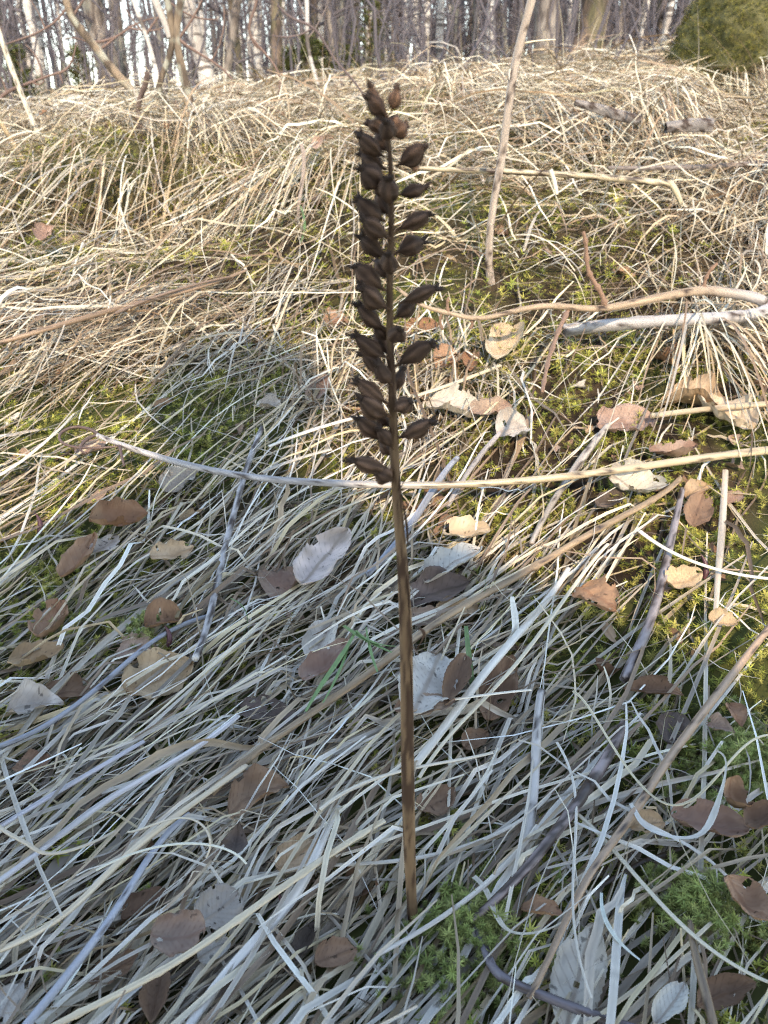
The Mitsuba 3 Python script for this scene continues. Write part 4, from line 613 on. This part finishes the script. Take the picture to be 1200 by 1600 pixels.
pole(None, None, [(503, 192), (499, 150), (490, 110), (481, 70), (480, 30), (479, -20), (485, -150), (480, -350)], [7, 7, 6, 7, 8, 8, 6, 4], YW, (.6, .56, .5), None, 'mat_birch', parent=key, n=60, pname='trunk')
for pts, w in (([(480, 40), (470, 10), (455, -20)], [3, 2, 2]), ([(481, 60), (495, 40), (510, 10)], [3, 2, 2])): twigset(key, pts, w, YW, (.2, .16, .15))
for pts, w, col, lab in (([(552, 82), (553, 110), (554, 130)], [6, 6, 6], (.6, .54, .45), 'short bleached upright stub on the crest left of the seed heads'), ([(658, 42), (658, 75), (659, 100)], [3, 4, 4], (.36, .32, .3), 'thin grey upright stem on the crest right of the seed heads'),
                        ([(470, 225), (474, 270), (466, 330), (468, 350)], [7, 6, 6, 4], (.33, .27, .24), 'slim grey brown stub standing in the hay left of the seed heads'), ([(545, 98), (541, 112), (538, 128)], [10, 9, 9], (.62, .58, .52), 'white bark scrap standing on the crest')):
    pole('stub', 'stick', pts, w, float(at(pts[-1][0], pts[-1][1] + 6)[1]), col, lab, n=14)
for pts, w, col, lab, name in (([(700, 130), (725, 138), (752, 152)], [3, 6, 6], (.27, .24, .25), 'short dark branch in the hay below the sapling', 'stick'), ([(1000, 340), (960, 375), (905, 420)], [2, 3, 2], (.2, .17, .14), 'fine dark stem in the hay above the branch loop', 'stick'), ([(1080, 95), (1150, 118), (1185, 126)], [3, 4, 3], (.48, .42, .34), 'thin stick lying across the foot of the mossy boulder', 'stick'), ([(1150, 160), (1175, 130), (1186, 122)], [9, 10, 8], (.42, .33, .25), 'stubby broken stick below the mossy boulder', 'stick'), ([(600, 255), (640, 262), (690, 290)], [4, 5, 4], (.5, .42, .3), 'pale straw behind the upper seed heads', 'straw')):
    pole(name, 'stick', pts, w, float(at(*pts[-1])[1]) - .08, col, lab, n=16)
# mossy boulder
bc = onplane(1192, 118, float(at(1150, 150)[1]) + .15)
ico = trimesh.creation.icosphere(subdivisions=5); d = ico.vertices; rad = np.array([.25, .22, .20]); nz = meshkit.fbm(d * 1.6 + 4, 4, 8); nz2 = meshkit.fbm(d * 7, 3, 18)
BV = bc + d * rad * (.80 + .40 * nz + .14 * (nz2 - .5))[:, None] * np.array([1, 1, 1]) + np.array([0, 0, .05]); bm = trimesh.Trimesh(BV, ico.faces, process=False)
key = thing('boulder', 'big rounded boulder wrapped in dark green moss at the upper right', 'boulder')
bcol = np.array((.09, .085, .035)) * (.5 + nz2[:, None]); part(key, 'rock', shape((BV, ico.faces, bcol), 'mat_matte'))
pts_, fi = trimesh.sample.sample_surface(bm, 17000, seed=4); nn = bm.face_normals[fi]; kk = nn[:, 2] > -.5; pts_, nn = pts_[kk], nn[kk]; cl = meshkit.fbm(pts_ * 9, 3, 5)
kk = cl > .33; part(key, 'moss', shape(moss_shoots(*(pts_[kk] + nn[kk] * (.03 * (cl[kk] - .4))[:, None]).T, .0048, nn[kk], 2, 6, ((.10, .10, .02), (.15, .14, .03), (.07, .075, .016), (.19, .17, .04))), 'mat_matte'), kind='stuff')

# ------------------------------------------------------------------ the wood behind the crest
def tree_proto(seed, H=9., bare=.5):
    r = np.random.default_rng(seed); n = 26; z = np.linspace(0, 1, n) ** 1.15; w = np.cumsum(r.normal(0, .035, (n, 2)), 0) * (1 + z[:, None]); w -= w[:1]
    P = np.stack([w[:, 0], w[:, 1], z * H - .3], -1); R = .1 * np.interp(z, [0, .03, .3, 1], [1.3, 1.0, .8, .08])
    tr = tubes(P[None], R[None] * (1 + .06 * r.normal(0, 1, (1, n))), 9)[:2]
    nb = 60; hb = np.sort(r.random(nb) ** .8) * .9 + .04; b0 = np.stack([np.interp(hb, z, P[:, k]) for k in range(3)], -1); a = r.random(nb) * 2 * np.pi; el = r.uniform(.25, 1.1, nb); L = r.uniform(.5, 1.7, nb) * (1.1 - hb * .7)
    t = np.linspace(0, 1, 6); d = np.stack([np.cos(a) * np.cos(el), np.sin(a) * np.cos(el), np.sin(el)], -1); PB = b0[:, None] + d[:, None] * (L[:, None] * t)[..., None] + np.cumsum(r.normal(0, .035, (nb, 6, 3)), 1); PB[:, 0] = b0
    RB = np.linspace(1, .2, 6)[None] * (.011 + .012 * r.random(nb))[:, None]; br = tubes(PB, RB, 4)[:2]
    nt = 240; bi = r.integers(0, nb, nt); ti = r.integers(1, 6, nt); s0 = PB[bi, ti]; d2 = unit(d[bi] + r.normal(0, .7, (nt, 3))); L2 = r.uniform(.15, .6, nt)
    tt = np.linspace(0, 1, 4); PT = s0[:, None] + d2[:, None] * (L2[:, None] * tt)[..., None] + np.cumsum(r.normal(0, .025, (nt, 4, 3)), 1); PT[:, 0] = s0
    tw = tubes(PT, np.linspace(1, .4, 4)[None] * np.full((nt, 1), .005), 3)[:2]
    return tr, join(br, tw)[:2]
PROTO = []
for k in range(7):
    tr, cr = tree_proto(50 + k); PROTO.append(({b: mikit.ply(tr, 'mat_' + b, True) for b in ('birch', 'grey', 'brown')}, mikit.ply(cr, 'mat_twig', True)))
KINDS = {'birch': ('birch_tree', 'leafless birch tree'), 'grey': ('bare_tree', 'leafless tree'), 'brown': ('dark_tree', 'leafless tree')}
def tree(x, y, r, bark, label, group=None, lean=0., leany=0., k=None, hs=1.0, name=None):
    tw = T().translate([float(x), float(y), float(ground(x, y))]).rotate([0, 1, 0], float(lean)).rotate([1, 0, 0], float(leany)).rotate([0, 0, 1], float(rng.random() * 360)).scale([r / .1 * 1.0, r / .1, hs])
    tw2 = T().translate([float(x), float(y), float(ground(x, y))]).rotate([0, 1, 0], float(lean)).rotate([1, 0, 0], float(leany)).rotate([0, 0, 1], float(rng.random() * 360)).scale([.7 + r * 3, .7 + r * 3, hs])
    tr, cr = PROTO[int(rng.integers(0, 7)) if k is None else k]; key = thing(name or KINDS[bark][0], label, 'tree', group)
    part(key, 'trunk', {**tr[bark], 'to_world': tw}); part(key, 'crown', {**cr, 'to_world': tw2}); return key
TR = [(20, 14, .035, 'brown', -6, 'thin dark tree at the very left against blue sky'), (42, 11, .065, 'birch', 2, 'pinkish birch trunk at the left, left one of a close pair'), (54, 11.5, .07, 'birch', 0, 'pinkish birch trunk at the left, right one of a close pair'),
      (162, 10, .15, 'grey', -9, 'broad grey trunk leaning left behind the lichen spotted stem'), (192, 12, .09, 'grey', 0, 'straight grey trunk behind the thin pale shrub stem'), (322, 9, .10, 'birch', -8, 'pale trunk leaning left just right of the shrub'), (346, 9.5, .06, 'grey', 16, 'pale trunk leaning right beside the left leaning one'),
      (388, 15, .05, 'birch', 0, 'slim whitish trunk left of the dark trunk'), (408, 13, .06, 'birch', 1, 'white barked trunk close to the left of the dark trunk'), (431, 9, .075, 'brown', 0, 'dark upright trunk on the crest left of the white birch sapling'), (438, 13, .05, 'birch', 0, 'pale slim trunk half hidden by the dark trunk'), (492, 14, .07, 'brown', 0, 'dark trunk right behind the white birch sapling'),
      (516, 12, .06, 'grey', 0, 'grey trunk to the right of the white birch sapling'), (532, 15, .05, 'grey', 4, 'slim grey trunk leaning right behind the spruce saplings'), (572, 13, .055, 'birch', 0, 'pale trunk above the top of the seed heads'), (632, 13, .06, 'birch', 0, 'blotchy white trunk right of the seed heads'), (664, 12, .065, 'birch', -3, 'pale crooked trunk half way between seed heads and sapling'),
      (696, 13, .07, 'birch', 1, 'mottled pale trunk left of the sapling, second from it'), (745, 13, .05, 'grey', -4, 'thin grey trunk just left of the sapling'), (778, 12, .055, 'birch', -3, 'slim pale trunk seen close to the sapling'), (852, 8.2, .15, 'grey', 1, 'stout grey trunk right of the sapling'), (893, 8.4, .17, 'brown', 3, 'stout mossy trunk, second from the sapling on the right'),
      (930, 10, .10, 'brown', -2, 'dark trunk between the two stout mossy ones'), (1036, 9, .045, 'birch', 3, 'white birch with broken bark right of the leaning mossy trunk'), (1112, 8, .038, 'birch', -3, 'thin bright white birch just left of the boulder'), (1140, 10, .04, 'birch', -3, 'thin white birch behind the left shoulder of the boulder'), (905, 12, .08, 'grey', 6, 'grey trunk behind the stout mossy trunk'), (815, 14, .06, 'grey', -3, 'grey trunk half hidden behind the top of the sapling')]
for px, Y, r, b, lean, lab in TR: p = onplane(px, 60, Y); tree(p[0], Y, r * .82, b, lab, lean=lean)
# the leaning mossy trunk with its foot on the slope
YM = float(at(955, 95)[1]) + .3; key = thing('dark_tree', 'mossy trunk leaning right, its green foot on the crest right of the sapling', 'tree')
pole(None, None, [(950, 98), (962, 78), (985, 48), (1005, 10), (1030, -60), (1060, -220), (1080, -500), (1090, -900)], [40, 36, 34, 36, 34, 28, 18, 7], YM, (.2, .2, .1), None, 'mat_brown', parent=key, n=70, pname='trunk', bump=.2, sides=14)
for pts, w in (([(985, 48), (965, 20), (950, -30)], [14, 12, 8]), ([(1005, 10), (1020, -10), (1050, -40)], [10, 8, 6])): pole(None, None, pts, w, YM, (.2, .17, .1), None, 'mat_brown', parent=key, n=20, pname='branch')
hp = np.array([onplane(x + dx, y, YM - .06) for x, y in ((952, 95), (962, 80), (972, 66), (984, 50)) for dx in np.linspace(-14, 14, 30)]); hp += rng.normal(0, .012, hp.shape)
part(key, 'moss', shape(moss_shoots(*hp.T, .028, np.tile([0, -.8, .5], (len(hp), 1)), 2, 6, ((.20, .22, .05), (.16, .17, .04))), 'mat_matte'))
# the rest of the wood, each tree its own, the far ones in the mass behind
placed = [(onplane(t[0], 60, t[1])[0], t[1]) for t in TR]; cnt = 0
grp = {'birch': ('slender pale birch among the crowded bare trees of the wood behind the crest', 'pale birches of the wood behind the crest'), 'grey': ('slender grey bare tree in the crowded wood behind the crest', 'grey trees of the wood behind the crest'), 'brown': ('slender dark bare tree in the crowded wood behind the crest', 'dark trees of the wood behind the crest')}
while cnt < 150:
    y = 10 + 24 * rng.random() ** .8; x = (rng.random() * 2 - 1) * (.62 * y + 1.5)
    if any((x - a) ** 2 + (y - b) ** 2 < .35 for a, b in placed): continue
    if x < -.22 * y and rng.random() < .6: continue
    placed.append((x, y)); cnt += 1; b = rng.choice(['birch', 'grey', 'brown'], p=[.42, .36, .22]); tree(x, y, rng.uniform(.03, .085), b, grp[b][0], grp[b][1], rng.normal(0, 4), rng.normal(0, 3), hs=rng.uniform(.7, 1.2))
# far wood as one mass: thin stems with twigs
n = 1300; y = 26 + 50 * rng.random(n); x = (rng.random(n) * 2 - 1) * (.64 * y + 3); x = np.where((x < -.15 * y) & (rng.random(n) < .6), np.abs(x), x); H = rng.uniform(4, 11, n); z = np.linspace(0, 1, 6)
P = np.stack([x[:, None] + np.cumsum(rng.normal(0, .12, (n, 6)), 1), y[:, None] + 0 * z, ground(x, y)[:, None] - .2 + H[:, None] * z], -1); tr = tubes(P, (rng.uniform(.03, .10, n))[:, None] * np.linspace(1, .25, 6)[None], 5)[:2]
nb = 12000; bi = rng.integers(0, n, nb); f = rng.random(nb) * 4.5; i0 = f.astype(int); s0 = P[bi, i0] + (P[bi, i0 + 1] - P[bi, i0]) * (f - i0)[:, None]; a = rng.random(nb) * 6.28; el = rng.uniform(.2, 1.2, nb); d = np.stack([np.cos(a) * np.cos(el), np.sin(a) * np.cos(el), np.sin(el)], -1)
PB = s0[:, None] + d[:, None] * (rng.uniform(.5, 2.2, nb)[:, None] * np.linspace(0, 1, 4))[..., None] + np.cumsum(rng.normal(0, .09, (nb, 4, 3)), 1); PB[:, 0] = s0
solo('far_wood', mikit.ply(join(tr, tubes(PB, np.linspace(.022, .006, 4)[None] * np.ones((nb, 1)), 3)[:2])[:2], 'mat_twig', True), label='far off mass of bare stems and twigs closing the view behind the trees', cat='wood', kind='stuff')
# undergrowth of bare shoots just behind the crest
n = 360; y = 2.7 + 10 * rng.random(n) ** 1.6; x = (rng.random(n) * 2 - 1) * (.6 * y + 1); H = rng.uniform(.12, .30, n) * np.minimum(y, 6); z = np.linspace(0, 1, 6)
P = np.stack([x[:, None] + np.cumsum(rng.normal(0, .05, (n, 6)), 1), y[:, None] + np.cumsum(rng.normal(0, .03, (n, 6)), 1), ground(x, y)[:, None] - .05 + H[:, None] * z], -1)
nb = 2200; bi = rng.integers(0, n, nb); i0 = rng.integers(1, 6, nb); s0 = P[bi, i0]; d = unit(rng.normal(0, 1, (nb, 3)) * [1, 1, .6] + [0, 0, .7])
PB = s0[:, None] + d[:, None] * ((rng.uniform(.015, .07, nb) * np.minimum(y[bi], 6))[:, None] * np.linspace(0, 1, 4))[..., None] + np.cumsum(rng.normal(0, .02, (nb, 4, 3)), 1); PB[:, 0] = s0
solo('undergrowth', mikit.ply(join(tubes(P, np.linspace(.005, .002, 6)[None] * rng.uniform(.6, 1.5, (n, 1)), 4)[:2], tubes(PB, np.linspace(.0022, .001, 4)[None] * np.ones((nb, 1)), 3)[:2])[:2], 'mat_twig', True), label='tangle of bare shoots and brambles along the back of the crest', cat='undergrowth', kind='stuff')
# small spruces and bushes on the crest
def spruce(px, py, Y, h, lab, dens=1.0):
    p = onplane(px, py, Y); z0 = float(ground(p[0], Y)); h = max(h, p[2] - z0 + .1); key = thing('young_spruce', lab, 'young spruce'); r = np.random.default_rng(int(px))
    P = spline([np.array([p[0], Y, z0 - .05]), np.array([p[0] + .02, Y, z0 + h * .5]), np.array([p[0], Y, z0 + h])], 12); part(key, 'trunk', shape(stalk(P, np.linspace(.02, .004, 12), (.16, .11, .08), 7), 'mat_matte'))
    nb = int(70 * dens); hb = r.random(nb); a = r.random(nb) * 6.28; L = (1.05 - hb) * h * .33 + .06; b0 = np.stack([p[0] + 0 * hb, Y + 0 * hb, z0 + h * (.06 + .94 * hb)], -1); d = unit(np.stack([np.cos(a), np.sin(a), .35 + .2 * r.random(nb)], -1)); t = np.linspace(.1, 1, 16)
    q = (b0[:, None] + d[:, None] * (L[:, None] * t)[..., None]).reshape(-1, 3); dd = np.repeat(d, 16, 0); nd = np.concatenate([unit(dd + r.normal(0, .6, dd.shape)) for _ in range(3)]); q3 = np.concatenate([q] * 3)
    Pn = np.stack([q3, q3 + nd * .03, q3 + nd * .055], 1); c = np.array([(.10, .13, .045), (.15, .17, .06), (.19, .18, .07)])[r.integers(0, 3, len(q3))]
    part(key, 'crown', shape(join(ribbons(Pn, np.tile([.006, .006, .001], (len(q3), 1)), 0, 0, c, True), tubes(np.stack([b0, b0 + d * L[:, None] * .5, b0 + d * L[:, None]], 1), np.tile([.005, .004, .002], (nb, 1)), 3, np.tile((.15, .11, .07), (nb, 1)))), 'mat_matte'))
spruce(575, 60, 9, .8, 'young green spruce standing above and left of the seed heads'); spruce(478, 95, 8, .45, 'small green spruce at the foot of the white birch sapling'); spruce(505, 100, 8.5, .4, 'low greenish spruce right of the white birch sapling'); spruce(455, 105, 8.2, .35, 'tiny spruce between the dark trunk and the white birch sapling'); spruce(545, 96, 8.3, .35, 'tiny bushy spruce nearest the bleached upright stub'); spruce(30, 100, 7, .4, 'low green bush on the left crest below the pink birch pair', .8); spruce(120, 100, 7.5, .3, 'low green bush on the left crest below the grey leaning trunk', .7)

# ------------------------------------------------------------------ the photographer, whose shadow lies over the foreground
def skin_mesh(bones, joints, edge=.02, it=8, grow=0.):
    parts = []
    for a, b in bones:
        sp = []
        for k in (a, b):
            c, r = joints[k]; sp.append(manifold3d.Manifold.sphere(r + grow, 24).translate(list(map(float, c))))
        parts.append(manifold3d.Manifold.batch_hull(sp))
    m = manifold3d.Manifold.batch_boolean(parts, manifold3d.OpType.Add).refine_to_length(edge).to_mesh()
    t = trimesh.Trimesh(m.vert_properties[:, :3], m.tri_verts, process=True); trimesh.smoothing.filter_taubin(t, iterations=it); return t
J = {'pelvis': ((0, -.66, .34), .14), 'waist': ((0, -.58, .50), .135), 'chest': ((-.01, -.46, .64), .135), 'lapl': ((-.14, -.42, .45), .12), 'lapr': ((.14, -.42, .45), .12), 'neckb': ((-.02, -.40, .80), .06), 'neck': ((-.02, -.37, .865), .052), 'head': ((-.02, -.345, .95), .082), 'crown': ((-.02, -.36, .97), .082), 'chin': ((-.02, -.285, .885), .04), 'nose': ((-.02, -.262, .935), .014)}
for sgn, s in ((-1, 'l'), (1, 'r')):
    J |= {'sh' + s: ((sgn * .175 - .01, -.45, .685), .07), 'el' + s: ((sgn * .25, -.26, .48), .05), 'wr' + s: ((sgn * .095, -.085, .325), .032), 'hip' + s: ((sgn * .12, -.66, .33), .11), 'kn' + s: ((sgn * .24, -.27, .40), .068), 'an' + s: ((sgn * .20, -.58, .09), .045), 'hl' + s: ((sgn * .20, -.62, .045), .045), 'to' + s: ((sgn * .22, -.42, .035), .04), 'pm' + s: ((sgn * .062, -.062, .315), .024), 'ear' + s: ((sgn * .083 - .02, -.35, .945), .02)}
    for f_, (oz, le) in enumerate(((.03, .045), (.012, .052), (-.006, .048), (-.022, .038))):
        x0 = sgn * .055; J |= {f'f{f_}a{s}': ((x0, -.052 + oz * -.2, .315 + oz), .0095), f'f{f_}b{s}': ((x0 - sgn * le * .45, -.035 - oz * .2, .312 + oz), .0085), f'f{f_}c{s}': ((x0 - sgn * le * .8, -.043 - oz * .2, .310 + oz), .0075)}
    J |= {'ta' + s: ((sgn * .06, -.075, .33), .012), 'tb' + s: ((sgn * .045, -.085, .345), .0105), 'tc' + s: ((sgn * .028, -.075, .352), .009)}
body = [('pelvis', 'waist'), ('waist', 'chest'), ('chest', 'neckb'), ('neckb', 'neck'), ('neck', 'head'), ('head', 'crown'), ('head', 'chin'), ('neck', 'chin'), ('head', 'nose')]; arms, legs, feet, hands = [], [], [], []
for s in 'lr':
    arms += [('chest', 'sh' + s), ('neckb', 'sh' + s), ('sh' + s, 'el' + s), ('el' + s, 'wr' + s)]; legs += [('pelvis', 'hip' + s), ('hip' + s, 'kn' + s), ('kn' + s, 'an' + s)]; feet += [('an' + s, 'hl' + s), ('hl' + s, 'to' + s)]; body += [('head', 'ear' + s)]
    hands += [('wr' + s, 'pm' + s), ('pm' + s, 'ta' + s), ('ta' + s, 'tb' + s), ('tb' + s, 'tc' + s)] + [x for f_ in range(4) for x in (('pm' + s, f'f{f_}a{s}'), (f'f{f_}a{s}', f'f{f_}b{s}'), (f'f{f_}b{s}', f'f{f_}c{s}'))]
key = thing('person', 'crouching person behind the view holding up a phone, whose shadow falls over the foreground straw', 'person')
part(key, 'body', mikit.ply(skin_mesh(body + arms + legs + feet + hands, J, .017, 5), 'mat_skin', True))
part(key, 'jacket', mikit.ply(skin_mesh([('waist', 'chest'), ('pelvis', 'waist'), ('chest', 'neckb'), ('waist', 'lapl'), ('waist', 'lapr'), ('chest', 'lapl'), ('chest', 'lapr'), ('lapl', 'lapr')] + arms, J, .02, 6, .014), 'mat_jacket', True))
part(key, 'trousers', mikit.ply(skin_mesh(legs + [('pelvis', 'hipl'), ('pelvis', 'hipr')], J, .02, 6, .010), 'mat_trousers', True))
for s in 'lr': part(key, 'boot', mikit.ply(skin_mesh([('an' + s, 'hl' + s), ('hl' + s, 'to' + s)], J, .015, 4, .012), 'mat_boot', True))
hr = trimesh.creation.icosphere(4); hv = hr.vertices.copy(); keepv = hv; hv = hv * [.092, .100, .095] + np.array([-.02, -.362, .968]); hm = trimesh.Trimesh(hv, hr.faces, process=False); hm.update_faces(hm.triangles_center[:, 2] - .9 * (hm.triangles_center[:, 1] + .362) * -1 * -1 > .955)
part(key, 'woolly_hat', mikit.ply(hm, 'mat_cap', True))
box_ = trimesh.creation.box([.072, .148, .008]); M4 = np.eye(4); M4[:3, 0] = RIGHT; M4[:3, 1] = UP; M4[:3, 2] = -FWD; M4[:3, 3] = CAM - FWD * .012 - UP * .05 + RIGHT * .0; box_.apply_transform(M4)
solo('phone', mikit.ply(box_, 'mat_black_glass', False), label='phone held out in both hands by the crouching person, behind the view', cat='phone')
